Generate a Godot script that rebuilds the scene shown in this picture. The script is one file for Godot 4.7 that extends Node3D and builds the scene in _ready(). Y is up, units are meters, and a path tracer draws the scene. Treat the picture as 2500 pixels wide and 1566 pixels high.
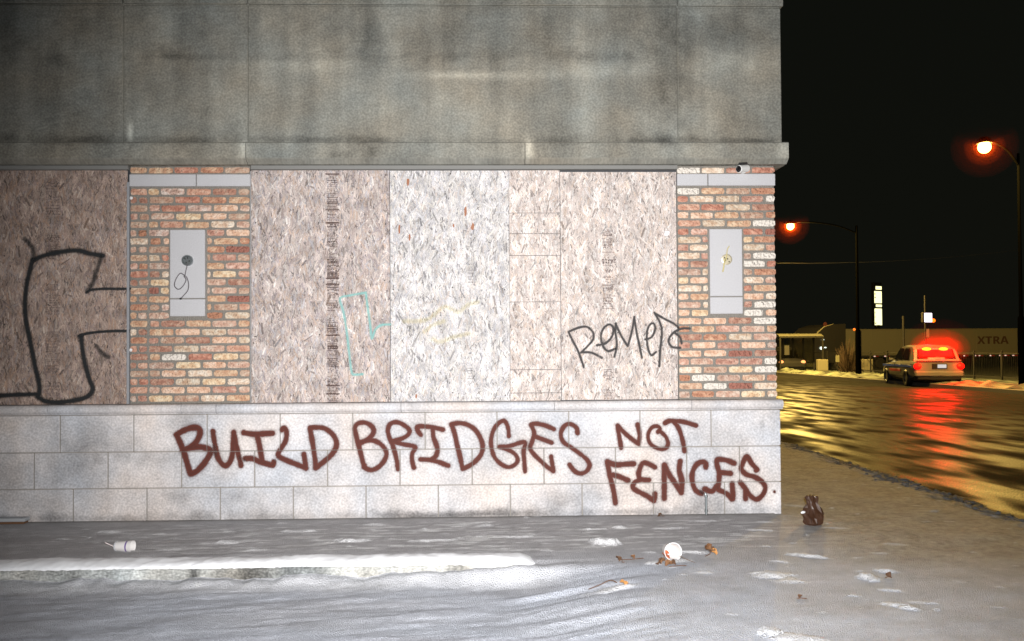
extends Node3D
# A boarded-up corner building at night, lit by a camera's flash; a wet street with lamps behind it.
# World: x along the front wall, y up, z out of the wall towards the camera. The wall stands on z = 0.

var rng := RandomNumberGenerator.new()
var used := {}
var noise := FastNoiseLite.new()

# ---------------------------------------------------------------- naming
func numbered(called: String, parent: Node) -> String:
	var key := str(parent.get_instance_id()) + called
	var n: int = used.get(key, 0)
	used[key] = n + 1
	return called if n == 0 else "%s_%03d" % [called, n]

func thing(called: String, label: String, category: String, at := Vector3.ZERO, turn := 0.0, group := "") -> Node3D:
	var o := Node3D.new()
	o.name = numbered(called, self)
	add_child(o, true)
	o.position = at
	o.rotation.y = turn
	tag(o, label, category, group)
	return o

func tag(o: Node, label: String, category: String, group := "") -> Node:
	o.set_meta("label", label)
	o.set_meta("category", category)
	if group != "":
		o.set_meta("group", group)
	return o

func node(called: String, parent: Node) -> Node3D:
	var o := Node3D.new()
	o.name = numbered(called, parent)
	parent.add_child(o, true)
	return o

func obj(called: String, st, m: Material, parent: Node = self) -> MeshInstance3D:
	var o := MeshInstance3D.new()
	o.mesh = st.commit() if st is SurfaceTool else st
	o.material_override = m
	o.name = numbered(called, parent)
	parent.add_child(o, true)
	return o

func struct(o: Node) -> Node:
	o.set_meta("kind", "structure")
	return o

func stuff(o: Node) -> Node:
	o.set_meta("kind", "stuff")
	return o

# ---------------------------------------------------------------- mesh helpers
func mb() -> SurfaceTool:
	var st := SurfaceTool.new()
	st.begin(Mesh.PRIMITIVE_TRIANGLES)
	return st

func tri(st: SurfaceTool, a: Vector3, b: Vector3, c: Vector3, out: Vector3) -> void:
	var n := (b - a).cross(c - a)
	if n.length_squared() < 1e-16:
		return
	n = n.normalized()
	if n.dot(out) < 0:
		n = -n
		var t := b
		b = c
		c = t
	st.set_normal(n)
	st.add_vertex(a)
	st.set_normal(n)
	st.add_vertex(c)
	st.set_normal(n)
	st.add_vertex(b)

func quad(st: SurfaceTool, a: Vector3, b: Vector3, c: Vector3, d: Vector3, out: Vector3) -> void:
	tri(st, a, b, c, out)
	tri(st, a, c, d, out)

func cbox(st: SurfaceTool, c: Vector3, s: Vector3, bev := 0.004, bs := Basis()) -> void:
	var h := s * 0.5
	var b: float = min(bev, min(h.x, min(h.y, h.z)) * 0.9)
	var at := func(sx: float, sy: float, sz: float, ax: int) -> Vector3:
		var v := Vector3(sx * (h.x - (0.0 if ax == 0 else b)), sy * (h.y - (0.0 if ax == 1 else b)), sz * (h.z - (0.0 if ax == 2 else b)))
		return c + bs * v
	for s1 in [-1.0, 1.0]:
		quad(st, at.call(s1, -1, -1, 0), at.call(s1, 1, -1, 0), at.call(s1, 1, 1, 0), at.call(s1, -1, 1, 0), bs * Vector3(s1, 0, 0))
		quad(st, at.call(-1, s1, -1, 1), at.call(1, s1, -1, 1), at.call(1, s1, 1, 1), at.call(-1, s1, 1, 1), bs * Vector3(0, s1, 0))
		quad(st, at.call(-1, -1, s1, 2), at.call(1, -1, s1, 2), at.call(1, 1, s1, 2), at.call(-1, 1, s1, 2), bs * Vector3(0, 0, s1))
		if b < 1e-5:
			continue
		for s2 in [-1.0, 1.0]:
			quad(st, at.call(s1, s2, -1, 0), at.call(s1, s2, 1, 0), at.call(s1, s2, 1, 1), at.call(s1, s2, -1, 1), bs * Vector3(s1, s2, 0))
			quad(st, at.call(s1, -1, s2, 0), at.call(s1, 1, s2, 0), at.call(s1, 1, s2, 2), at.call(s1, -1, s2, 2), bs * Vector3(s1, 0, s2))
			quad(st, at.call(-1, s1, s2, 1), at.call(1, s1, s2, 1), at.call(1, s1, s2, 2), at.call(-1, s1, s2, 2), bs * Vector3(0, s1, s2))
			for s3 in [-1.0, 1.0]:
				tri(st, at.call(s1, s2, s3, 0), at.call(s1, s2, s3, 1), at.call(s1, s2, s3, 2), bs * Vector3(s1, s2, s3))

func span(st: SurfaceTool, x0: float, x1: float, y0: float, y1: float, z0: float, z1: float, bev := 0.004) -> void:
	cbox(st, Vector3((x0 + x1) / 2, (y0 + y1) / 2, (z0 + z1) / 2), Vector3(abs(x1 - x0), abs(y1 - y0), abs(z1 - z0)), bev)

# a round bar through points; rad holds one radius, or one for each point
func tube(st: SurfaceTool, pts: Array, rad: Array, sides := 10, caps := true) -> void:
	var rings := []
	var side := Vector3.ZERO
	for i in pts.size():
		var d: Vector3 = (pts[min(i + 1, pts.size() - 1)] - pts[max(i - 1, 0)]).normalized()
		if i == 0:
			side = d.cross(Vector3.UP if abs(d.y) < 0.9 else Vector3.RIGHT).normalized()
		else:
			side = (side - d * side.dot(d)).normalized()
		var up := d.cross(side)
		var rr: float = rad[min(i, rad.size() - 1)]
		var ring := []
		for k in sides:
			var a := TAU * k / sides
			ring.append([pts[i] + (side * cos(a) + up * sin(a)) * rr, side * cos(a) + up * sin(a)])
		rings.append(ring)
	for i in rings.size() - 1:
		for k in sides:
			var k2 := (k + 1) % sides
			smooth_quad(st, rings[i][k], rings[i][k2], rings[i + 1][k2], rings[i + 1][k])
	if caps:
		for e in [0, rings.size() - 1]:
			var d2: Vector3 = (pts[0] - pts[1]) if e == 0 else (pts[-1] - pts[-2])
			for k in range(1, sides - 1):
				tri(st, rings[e][0][0], rings[e][k][0], rings[e][k + 1][0], d2)

func smooth_quad(st: SurfaceTool, a: Array, b: Array, c: Array, d: Array) -> void:
	for t in [[a, b, c], [a, c, d]]:
		var n: Vector3 = (t[1][0] - t[0][0]).cross(t[2][0] - t[0][0])
		if n.length_squared() < 1e-18:
			continue
		var order := [0, 2, 1] if n.dot(t[0][1] + t[1][1] + t[2][1]) > 0 else [0, 1, 2]
		for k in order:
			st.set_normal(t[k][1])
			st.add_vertex(t[k][0])

# a turned shape: profile holds Vector2(radius, height), tf places it
func lathe(st: SurfaceTool, profile: Array, tf: Transform3D, sides := 24) -> void:
	for i in profile.size() - 1:
		var p: Vector2 = profile[i]
		var q: Vector2 = profile[i + 1]
		var n2 := Vector2(q.y - p.y, p.x - q.x).normalized()
		for k in sides:
			var v := []
			for e in [[p, k], [p, k + 1], [q, k + 1], [q, k]]:
				var a: float = TAU * e[1] / sides
				v.append([tf * Vector3(e[0].x * cos(a), e[0].y, e[0].x * sin(a)), (tf.basis * Vector3(n2.x * cos(a), n2.y, n2.x * sin(a))).normalized()])
			smooth_quad(st, v[0], v[1], v[2], v[3])

func ball(st: SurfaceTool, c: Vector3, s: Vector3, rough := 0.0, rings := 8, sides := 12) -> void:
	var at := func(i: int, k: int) -> Array:
		var t := PI * i / rings
		var a: float = TAU * (k % sides) / sides
		var d := Vector3(sin(t) * cos(a), cos(t), sin(t) * sin(a))
		var f: float = 1.0 + rough * noise.get_noise_3dv((d * 1.7 + c) * 40.0)
		return [c + d * s * f, (d / s).normalized()]
	for i in rings:
		for k in sides:
			smooth_quad(st, at.call(i, k), at.call(i, k + 1), at.call(i + 1, k + 1), at.call(i + 1, k))

# a regular grid of points with normals from its own slopes
func sheet(nx: int, nz: int, pts: PackedVector3Array, cols: PackedColorArray) -> ArrayMesh:
	var nor := PackedVector3Array()
	nor.resize(pts.size())
	for j in nz:
		for i in nx:
			var dx := pts[j * nx + min(i + 1, nx - 1)] - pts[j * nx + max(i - 1, 0)]
			var dz := pts[min(j + 1, nz - 1) * nx + i] - pts[max(j - 1, 0) * nx + i]
			var n := dz.cross(dx)
			nor[j * nx + i] = (n if n.y > 0 else -n).normalized()
	var idx := PackedInt32Array()
	idx.resize((nx - 1) * (nz - 1) * 6)
	var w := 0
	for j in nz - 1:
		for i in nx - 1:
			var a := j * nx + i
			for k in [a, a + 1, a + nx, a + 1, a + nx + 1, a + nx]:
				idx[w] = k
				w += 1
	var arr := []
	arr.resize(Mesh.ARRAY_MAX)
	arr[Mesh.ARRAY_VERTEX] = pts
	arr[Mesh.ARRAY_NORMAL] = nor
	arr[Mesh.ARRAY_COLOR] = cols
	arr[Mesh.ARRAY_INDEX] = idx
	var m := ArrayMesh.new()
	m.add_surface_from_arrays(Mesh.PRIMITIVE_TRIANGLES, arr)
	return m

# ---------------------------------------------------------------- paint on walls
# Sprayed or drawn lines: a fine mesh on the wall whose opacity fades out at the edges of the strokes.
func paint(called: String, strokes: Array, rad: float, soft: float, z: float, m: Material, parent: Node, cell := 0.006, density := 1.0, mist := 0.15, dots := [], joints := []) -> MeshInstance3D:
	var lo := Vector2(1e9, 1e9)
	var hi := -lo
	var lines := []
	for s in strokes:
		var p := PackedVector2Array()
		for i in range(0, s.size(), 2):
			p.append(Vector2(s[i], s[i + 1]))
		var fine := PackedVector2Array()
		for i in p.size() - 1:
			var a := p[max(i - 1, 0)]
			var d := p[min(i + 2, p.size() - 1)]
			for k in 4:
				fine.append(p[i].cubic_interpolate(p[i + 1], a, d, k / 4.0))
		fine.append(p[-1])
		lines.append(fine)
		for q in fine:
			lo = lo.min(q)
			hi = hi.max(q)
	var reach := rad + soft + 2.2 * rad * (1.0 if mist > 0 else 0.3)
	lo -= Vector2(reach, reach)
	hi += Vector2(reach, reach)
	var nx := int((hi.x - lo.x) / cell) + 2
	var ny := int((hi.y - lo.y) / cell) + 2
	var dist := PackedFloat32Array()
	dist.resize(nx * ny)
	dist.fill(9.0)
	for l in lines:
		for i in l.size() - 1:
			var a: Vector2 = l[i]
			var b: Vector2 = l[i + 1]
			var wob: float = 0.75 + 0.5 * noise.get_noise_2dv(a * 11.0)
			var x0 := int(max(0, (min(a.x, b.x) - reach - lo.x) / cell))
			var x1 := int(min(nx - 1, (max(a.x, b.x) + reach - lo.x) / cell + 1))
			var y0 := int(max(0, (min(a.y, b.y) - reach - lo.y) / cell))
			var y1 := int(min(ny - 1, (max(a.y, b.y) + reach - lo.y) / cell + 1))
			var ab := b - a
			var len2 := maxf(ab.length_squared(), 1e-9)
			for j in range(y0, y1 + 1):
				for k in range(x0, x1 + 1):
					var q := lo + Vector2(k, j) * cell
					var t := clampf((q - a).dot(ab) / len2, 0, 1)
					var d := (q - a - ab * t).length() / (0.70 + 0.4 * wob)
					var at := j * nx + k
					if d < dist[at]:
						dist[at] = d
	var alpha := PackedFloat32Array()
	alpha.resize(nx * ny)
	for j in ny:
		for k in nx:
			var d := dist[j * nx + k]
			var q := lo + Vector2(k, j) * cell
			var heavy := 0.0
			for e in dots:
				var dd: float = (q - Vector2(e[0], e[1])).length() * rad / e[2]
				d = min(d, dd)
				heavy = maxf(heavy, smoothstep(rad * 1.3, rad * 0.4, dd))
			var v := smoothstep(rad + soft, rad - soft, d) * (density * (0.95 + 0.22 * noise.get_noise_2dv(q * 9.0) + 0.2 * noise.get_noise_2dv(q * 40.0)) + 0.2 * heavy)
			if mist > 0:
				v += mist * exp(-pow(maxf(d - rad * 0.5, 0) / (rad * 1.0), 2)) * (1.0 + 0.9 * noise.get_noise_2dv(q * 300.0))
			for e in joints:
				if (e[0] == 0 and absf(q.x - e[1]) < 0.005 and q.y > e[2] and q.y < e[3]) or (e[0] == 1 and absf(q.y - e[1]) < 0.005):
					v *= 0.45
			alpha[j * nx + k] = clampf(v, 0, 0.97)
	var st := mb()
	for j in ny - 1:
		for k in nx - 1:
			var c := [j * nx + k, j * nx + k + 1, (j + 1) * nx + k + 1, (j + 1) * nx + k]
			if alpha[c[0]] + alpha[c[1]] + alpha[c[2]] + alpha[c[3]] < 0.03:
				continue
			for i in [0, 3, 2, 0, 2, 1]:
				var at: int = c[i]
				var tone := 1.0 - 0.28 * smoothstep(rad * 0.9, rad * 0.25, dist[at]) + 0.25 * noise.get_noise_2d(at % nx * 5.0, at / nx * 5.0)
				st.set_color(Color(tone, tone, tone, alpha[at]))
				st.set_normal(Vector3(0, 0, 1))
				st.add_vertex(Vector3(lo.x + (at % nx) * cell, lo.y + (at / nx) * cell, z))
	return obj(called, st, m, parent)

func paint_material(c: Color) -> StandardMaterial3D:
	var m := StandardMaterial3D.new()
	m.albedo_color = c.linear_to_srgb()
	m.vertex_color_use_as_albedo = true
	m.transparency = BaseMaterial3D.TRANSPARENCY_ALPHA
	m.roughness = 0.75
	return m

# ---------------------------------------------------------------- materials
func mat(lin: Color, rough := 0.8, metal := 0.0) -> StandardMaterial3D:
	var m := StandardMaterial3D.new()
	m.albedo_color = lin.linear_to_srgb()
	m.roughness = rough
	m.metallic = metal
	return m

func glow(c: Color, strength: float) -> StandardMaterial3D:
	var m := StandardMaterial3D.new()
	m.albedo_color = Color(0.1, 0.1, 0.1)
	m.emission_enabled = true
	m.emission = c
	m.emission_energy_multiplier = strength
	return m

func noise_tex(freq: float, seed_: int, size := 512, octaves := 4, ramp: Array = [], normal := 0.0) -> NoiseTexture2D:
	var n := FastNoiseLite.new()
	n.noise_type = FastNoiseLite.TYPE_SIMPLEX_SMOOTH
	n.seed = seed_
	n.frequency = freq
	n.fractal_octaves = octaves
	var t := NoiseTexture2D.new()
	t.noise = n
	t.width = size
	t.height = size
	t.seamless = true
	if normal > 0:
		t.as_normal_map = true
		t.bump_strength = normal
	if ramp.size():
		var g := Gradient.new()
		var off := PackedFloat32Array()
		var col := PackedColorArray()
		for e in ramp:
			off.append(e[0])
			col.append(e[1])
		g.offsets = off
		g.colors = col
		t.color_ramp = g
	return t

func world_mapped(m: StandardMaterial3D, w: float, h: float, x0 := 0.0, ytop := 0.0) -> StandardMaterial3D:
	m.uv1_triplanar = true
	m.uv1_world_triplanar = true
	m.uv1_scale = Vector3(1 / w, 1 / h, 1 / w)
	m.uv1_offset = Vector3(-x0 / w, -ytop / h, 0)
	return m

func gray_noise(w: int, h: int, freq: float, seed_: int, sx := 1.0, sy := 1.0, oct := 4) -> PackedByteArray:
	var n := FastNoiseLite.new()
	n.noise_type = FastNoiseLite.TYPE_SIMPLEX_SMOOTH
	n.seed = seed_
	n.frequency = freq
	n.fractal_octaves = oct
	var im := n.get_image(maxi(2, int(w * sx)), maxi(2, int(h * sy)), false, false, false)
	im.resize(w, h, Image.INTERPOLATE_CUBIC)
	im.convert(Image.FORMAT_L8)
	return im.get_data()

# A wall picture at 5 mm a pixel: layered noise plus stains [x, y, rx, ry, amount] given in metres on the wall.
func wall_texture(x0: float, ytop: float, w: float, h: float, tint: Color, rough: float, streak: float, spots: Array, seed_: int) -> ImageTexture:
	var px := int(w / 0.005)
	var py := int(h / 0.005)
	var big := gray_noise(px, py, 0.006, seed_)
	var mid := gray_noise(px, py, 0.03, seed_ + 1)
	var fine := gray_noise(px, py, 0.22, seed_ + 2, 1, 1, 3)
	var runs := gray_noise(px, py, 0.02, seed_ + 3, 1.0, 0.06)
	var v := PackedFloat32Array()
	v.resize(px * py)
	for i in px * py:
		v[i] = 1.0 + rough * ((big[i] - 128) * 0.0022 + (mid[i] - 128) * 0.0010 + (fine[i] - 128) * 0.0030) + streak * (runs[i] - 128) * 0.003
	for s in spots:
		var cx := int((s[0] - x0) / 0.005)
		var cy := int((ytop - s[1]) / 0.005)
		var rx: float = s[2] / 0.005
		var ry: float = s[3] / 0.005
		for j in range(maxi(0, int(cy - 2.2 * ry)), mini(py, int(cy + 2.2 * ry))):
			for i in range(maxi(0, int(cx - 2.2 * rx)), mini(px, int(cx + 2.2 * rx))):
				var e := pow((i - cx) / rx, 2) + pow((j - cy) / ry, 2)
				if e < 4.6:
					var at := j * px + i
					v[at] += s[4] * exp(-e * (0.8 + (mid[at] - 128) * 0.006)) * (0.75 + (mid[at]) * 0.002)
	var data := PackedByteArray()
	data.resize(px * py * 3)
	for i in px * py:
		var warm: float = (big[px * py - 1 - i] - 128) * 0.0004
		data[i * 3] = clampi(int(255 * tint.r * v[i] * (1 + warm)), 0, 255)
		data[i * 3 + 1] = clampi(int(255 * tint.g * v[i]), 0, 255)
		data[i * 3 + 2] = clampi(int(255 * tint.b * v[i] * (1 - warm)), 0, 255)
	return ImageTexture.create_from_image(Image.create_from_data(px, py, false, Image.FORMAT_RGB8, data))

# Pressed wood strands: thousands of short flakes laid over one another, most of them upright.
func strand_texture(seed_: int, tones: Array, count: int, upright: float, weather: float) -> ImageTexture:
	var n := 640
	var g := RandomNumberGenerator.new()
	g.seed = seed_
	var data := PackedByteArray()
	data.resize(n * n * 3)
	var c0: Color = tones[0]
	for i in n * n:
		data[i * 3] = int(c0.r * 255)
		data[i * 3 + 1] = int(c0.g * 255)
		data[i * 3 + 2] = int(c0.b * 255)
	for f in count:
		var c: Color = tones[g.randi() % tones.size()]
		c = c.lerp(c0, 0.2) * g.randf_range(0.93, 1.05)
		if g.randf() < 0.05:
			c = c * 0.72
		var a := g.randfn(PI / 2, upright)
		var len_ := g.randf_range(5, 21)
		var wid := g.randf_range(0.8, 3.2)
		if g.randf() < 0.35:
			wid = g.randf_range(0.6, 1.2)
			len_ *= 0.5
			if g.randf() < 0.6:
				c = c * g.randf_range(0.6, 0.88)
		var d := Vector2(cos(a), sin(a))
		var e := Vector2(-d.y, d.x)
		var o := Vector2(g.randf() * n, g.randf() * n)
		var s := -wid
		while s <= wid:
			var edge := 0.86 if absf(s) > wid - 0.8 else 1.0
			var cr := clampi(int(c.r * 255 * edge), 0, 255)
			var cg := clampi(int(c.g * 255 * edge), 0, 255)
			var cb := clampi(int(c.b * 255 * edge), 0, 255)
			var t := -len_ + g.randf() * 5
			while t <= len_:
				var p := o + d * t + e * s
				var at := (posmod(int(p.y), n) * n + posmod(int(p.x), n)) * 3
				data[at] = cr
				data[at + 1] = cg
				data[at + 2] = cb
				t += 0.9
			s += 0.8
	var wn := gray_noise(n, n, 0.018, seed_ + 5, 1.0, 0.6)
	var fn := gray_noise(n, n, 0.3, seed_ + 6, 1, 1, 2)
	for i in n * n:
		var k: float = 1.0 + weather * ((wn[i] - 128) * 0.004) + (fn[i] - 128) * 0.0016
		for q in 3:
			data[i * 3 + q] = clampi(int(data[i * 3 + q] * k), 0, 255)
	return ImageTexture.create_from_image(Image.create_from_data(n, n, false, Image.FORMAT_RGB8, data))

# ================================================================ the scene
func _ready():
	rng.seed = 7
	noise.seed = 3
	noise.frequency = 1.0
	noise.fractal_octaves = 3
	# ---- camera
	var cam := Camera3D.new()
	cam.name = "camera"
	add_child(cam)
	cam.transform = Transform3D(Basis.from_euler(Vector3(deg_to_rad(1.038), deg_to_rad(-1.591), deg_to_rad(-0.37)), EULER_ORDER_YXZ), Vector3(0, 1.375, 7.34))
	cam.projection = Camera3D.PROJECTION_FRUSTUM
	cam.near = 0.05
	cam.far = 600.0
	cam.size = 0.05 * 1566.0 / 2150.0
	cam.frustum_offset = Vector2(0, 0.05 * 35.0 / 2150.0)
	cam.current = true
	# ---- sky: a cloudy city night, almost black
	var env := Environment.new()
	env.background_mode = Environment.BG_SKY
	var sm := ProceduralSkyMaterial.new()
	sm.sky_top_color = Color(0.050, 0.056, 0.044)
	sm.sky_horizon_color = Color(0.064, 0.066, 0.048)
	sm.ground_bottom_color = Color(0.02, 0.02, 0.02)
	sm.ground_horizon_color = Color(0.064, 0.066, 0.048)
	sm.sky_curve = 0.2
	var sky := Sky.new()
	sky.sky_material = sm
	env.sky = sky
	env.tonemap_mode = Environment.TONE_MAPPER_LINEAR
	env.tonemap_exposure = 1.0
	env.sdfgi_enabled = true
	env.ssao_enabled = true
	env.ssil_enabled = true
	env.volumetric_fog_enabled = true
	env.volumetric_fog_density = 0.0
	var we := WorldEnvironment.new()
	we.name = "world_environment"
	we.environment = env
	add_child(we)
	# ---- the camera's flash, beside its lens
	var flash := SpotLight3D.new()
	flash.name = "camera_flash"
	flash.position = Vector3(0.09, 1.46, 7.30)
	flash.light_color = Color(1.0, 0.99, 0.985)
	flash.light_energy = 86.0
	flash.light_size = 0.02
	flash.spot_angle = 41.5
	flash.spot_angle_attenuation = 1.0
	flash.spot_range = 90.0
	flash.spot_attenuation = 2.0
	flash.shadow_enabled = true
	add_child(flash)
	flash.look_at(Vector3(0.45, 1.1, 0))

	build_ground()
	build_street()
	build_building()
	build_boards()
	build_graffiti()
	build_litter()
	build_street_things()
	build_car()

# ---------------------------------------------------------------- ground
var patches := []

func kerb_front(x: float) -> float:
	return 1.60 + 0.0 * x

func road_edge(z: float) -> float:
	return 4.42 + 0.10 * noise.get_noise_1d(z * 1.3) + 0.07 * noise.get_noise_1d(z * 5.0 + 40) + 0.02 * clampf(-z, 0, 12)

func ground_y(x: float, z: float) -> float:
	var y := 0.0
	# the lot before the kerb lies lower and rises to the pavement beyond the kerb's rounded end
	var low := smoothstep(1.50, 1.62, z) * (1.0 - smoothstep(0.05, 1.0, x + 0.25 * noise.get_noise_1d(z * 2.0)))
	y -= 0.115 * low
	# snow blown against the kerb's face
	var drift := exp(-pow((z - 1.62) / 0.10, 2)) * (0.035 + 0.06 * smoothstep(-0.9, 0.3, x) + 0.03 * noise.get_noise_1d(x * 3.0)) * low
	y += maxf(drift, 0)
	# wind ripples
	var calm := 0.55 + 0.45 * noise.get_noise_2d(x * 0.4 + 9, z * 0.5)
	y += (0.020 * noise.get_noise_2d(x * 0.75 + 0.35 * z, z * 3.0 + 0.5 * x) + 0.006 * noise.get_noise_2d(x * 2.6, z * 9.0) + 0.0028 * noise.get_noise_2d(x * 9.0, z * 17.0)) * calm * (0.85 - 0.6 * smoothstep(0.2, 1.2, x))
	y += 0.010 * noise.get_noise_2d(x * 0.5 + 30, z * 0.8)
	y = y * smoothstep(-0.02, 0.25, z) if x < 2.4 and z > -0.02 else y
	# the edge of the road
	var e := road_edge(z)
	y -= 0.14 * smoothstep(e - 0.45, e + 0.34, x + 0.12 * noise.get_noise_2d(x * 6.0, z * 5.0))
	y += 0.022 * exp(-pow((x - e + 0.05) / 0.26, 2)) * (0.5 + 1.2 * noise.get_noise_2d(x * 4.0, z * 3.0))
	return y

func build_ground() -> void:
	var far := mb()
	quad(far, Vector3(-400, -0.62, 60), Vector3(400, -0.62, 60), Vector3(400, -0.62, -420), Vector3(-400, -0.62, -420), Vector3.UP)
	struct(obj("ground", far, mat(Color(0.05, 0.05, 0.045), 0.95)))
	# patches of clean snow on the grey: [centre, length, depth, turn, height, whiteness]
	patches = [
		[Vector3(0.82, 0, 1.08), 0.11, 0.10, 0.0, 0.030, 1.0], [Vector3(1.37, 0, 1.41), 0.13, 0.035, 0.1, 0.010, 1.0], [Vector3(1.23, 0, 1.63), 0.10, 0.05, 0.1, 0.008, 0.9],
		[Vector3(1.72, 0, 2), 0.13, 0.10, 0.2, 0.012, 1.0], [Vector3(1.78, 0, 2.15), 0.10, 0.05, 0.3, 0.008, 0.9], [Vector3(2.11, 0, 1.52), 0.13, 0.045, 0.45, 0.012, 1.0],
		[Vector3(1.89, 0, 1.65), 0.08, 0.03, 0.3, 0.006, 0.8], [Vector3(2.28, 0, 2.1), 0.075, 0.075, 0.0, 0.018, 1.0], [Vector3(2.44, 0, 1.94), 0.07, 0.05, 0.2, 0.012, 0.9],
		[Vector3(2.29, 0, 2.36), 0.09, 0.03, 0.4, 0.006, 0.7], [Vector3(2.19, 0, 2.65), 0.10, 0.04, 0.35, 0.010, 0.9], [Vector3(2.23, 0, 2.73), 0.06, 0.04, 0.3, 0.010, 0.9],
		[Vector3(2.36, 0, 2.61), 0.10, 0.03, 0.3, 0.005, 0.7], [Vector3(2.02, 0, 2.47), 0.05, 0.02, 0.1, 0.005, 0.7], [Vector3(1.36, 0, 3.08), 0.07, 0.07, 0.4, 0.012, 0.6], [Vector3(1.45, 0, 3.19), 0.16, 0.08, 0.3, 0.012, 0.6],
		[Vector3(-0.99, 0, 0.89), 0.17, 0.06, 0.0, 0.012, 1.0], [Vector3(-1.45, 0, 0.55), 0.12, 0.04, 0.0, 0.008, 0.8], [Vector3(-0.4, 0, 0.9), 0.18, 0.035, -0.1, 0.008, 0.9], [Vector3(0.26, 0, 0.78), 0.20, 0.03, 0.05, 0.008, 1.0],
		[Vector3(-1.88, 0, 0.88), 0.11, 0.05, 0.0, 0.010, 0.9], [Vector3(-0.9, 0, 0.29), 0.10, 0.04, 0.0, 0.008, 0.9], [Vector3(-0.04, 0, 0.38), 0.10, 0.03, 0.0, 0.006, 0.8], [Vector3(1.41, 0, 0.56), 0.15, 0.03, -0.1, 0.006, 0.9],
		[Vector3(1.01, 0, 0.51), 0.08, 0.05, 0.1, 0.012, 0.9], [Vector3(1.73, 0, 0.29), 0.12, 0.03, 0.0, 0.006, 0.9], [Vector3(2.04, 0, 0.68), 0.14, 0.035, 0.25, 0.006, 0.8], [Vector3(2.21, 0, 0.35), 0.08, 0.03, 0.0, 0.006, 0.8],
		[Vector3(0.41, 0, 0.83), 0.14, 0.03, 0.0, 0.006, 0.8], [Vector3(-2.22, 0, 1.09), 0.09, 0.04, 0.0, 0.006, 0.7], [Vector3(-2.91, 0, 0.46), 0.12, 0.05, 0.0, 0.010, 0.6], [Vector3(-1.57, 0, 1.16), 0.10, 0.03, 0.0, 0.005, 0.6],
		[Vector3(1.07, 0, 1.69), 0.07, 0.05, 0.3, 0.010, 0.9], [Vector3(1.32, 0, 1.93), 0.07, 0.03, 0.0, 0.005, 0.8], [Vector3(0.73, 0, 2.2), 0.16, 0.05, -0.1, 0.010, 0.8], [Vector3(0.81, 0, 0.57), 0.12, 0.03, 0.0, 0.006, 0.8],
		[Vector3(2.66, 0, 0.64), 0.10, 0.04, 0.3, 0.005, 0.6], [Vector3(2.83, 0, 1.22), 0.10, 0.03, 0.3, 0.004, 0.5], [Vector3(2.76, 0, -0.34), 0.15, 0.06, 0.4, 0.005, 0.5], [Vector3(2.63, 0, 1.48), 0.08, 0.03, 0.2, 0.004, 0.5],
	]
	for i in 90:
		patches.append([Vector3(rng.randf_range(0.3, 4.1), 0, rng.randf_range(-2.5, 2.8)), rng.randf_range(0.015, 0.06), rng.randf_range(0.008, 0.022), rng.randf_range(-0.1, 0.5), rng.randf_range(0.002, 0.006), rng.randf_range(0.4, 0.9)])
	for i in 60:
		patches.append([Vector3(rng.randf_range(-3.2, 1.5), 0, rng.randf_range(0.2, 1.2)), rng.randf_range(0.02, 0.09), rng.randf_range(0.008, 0.02), rng.randf_range(-0.15, 0.15), rng.randf_range(0.002, 0.006), rng.randf_range(0.4, 0.9)])
	var xs := PackedFloat32Array()
	var x := -7.0
	while x < 7.4:
		xs.append(x)
		x += 0.0135 if x > -4.3 and x < 5.2 else 0.06
	var m := StandardMaterial3D.new()
	m.vertex_color_use_as_albedo = true
	m.roughness = 0.85
	m.uv1_triplanar = true
	m.uv1_world_triplanar = true
	m.uv1_scale = Vector3(1.2, 1.2, 1.2)
	m.normal_enabled = true
	m.normal_texture = noise_tex(0.16, 31, 512, 4, [], 6.0)
	m.normal_scale = 0.85
	m.albedo_texture = noise_tex(0.35, 33, 512, 3, [[0.28, Color(0.62, 0.62, 0.62)], [0.68, Color(1, 1, 1)]])
	for part in 2:
		var zs := PackedFloat32Array()
		var use := PackedFloat32Array()
		if part == 0:
			var z := -0.03
			while z < 7.5:
				zs.append(z)
				z += 0.0135 if z < 3.6 else 0.08
			use = xs
		else:
			var z := -16.0
			while z < -0.02:
				zs.append(z)
				z += 0.022 if z > -6.5 else 0.06
			zs.append(-0.03)
			for v in xs:
				if v > 2.30:
					use.append(v)
		var pts := PackedVector3Array()
		var cols := PackedColorArray()
		pts.resize(use.size() * zs.size())
		cols.resize(pts.size())
		for j in zs.size():
			for i in use.size():
				var px := use[i]
				var pz := zs[j]
				pts[j * use.size() + i] = Vector3(px, ground_y(px, pz), pz)
				cols[j * use.size() + i] = snow_color(px, pz)
		for s in patches:
			var c: Vector3 = s[0]
			var big: float = maxf(s[1], s[2]) * 2.2
			var ca := cos(s[3])
			var sa := sin(s[3])
			for j in zs.size():
				if absf(zs[j] - c.z) > big:
					continue
				for i in use.size():
					var dx := use[i] - c.x
					if absf(dx) > big:
						continue
					var dz := zs[j] - c.z
					var u: float = (dx * ca + dz * sa) / s[1]
					var v: float = (dz * ca - dx * sa) / s[2]
					var k := j * use.size() + i
					var r2 := sqrt(u * u + v * v) + 0.5 * noise.get_noise_2d(use[i] * 7, zs[j] * 12) + 0.22 * noise.get_noise_2d(use[i] * 31, zs[j] * 37)
					var f := smoothstep(1.12, 0.72, r2)
					pts[k].y += 1.7 * s[4] * smoothstep(1.15, 0.35, r2) * (0.8 + 0.25 * noise.get_noise_2d(use[i] * 9, zs[j] * 9))
					cols[k] = cols[k].lerp(Color(0.95, 0.96, 0.98), f * s[5])
		var g := obj("snow_ground", sheet(use.size(), zs.size(), pts, cols), m)
		struct(g)

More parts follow.
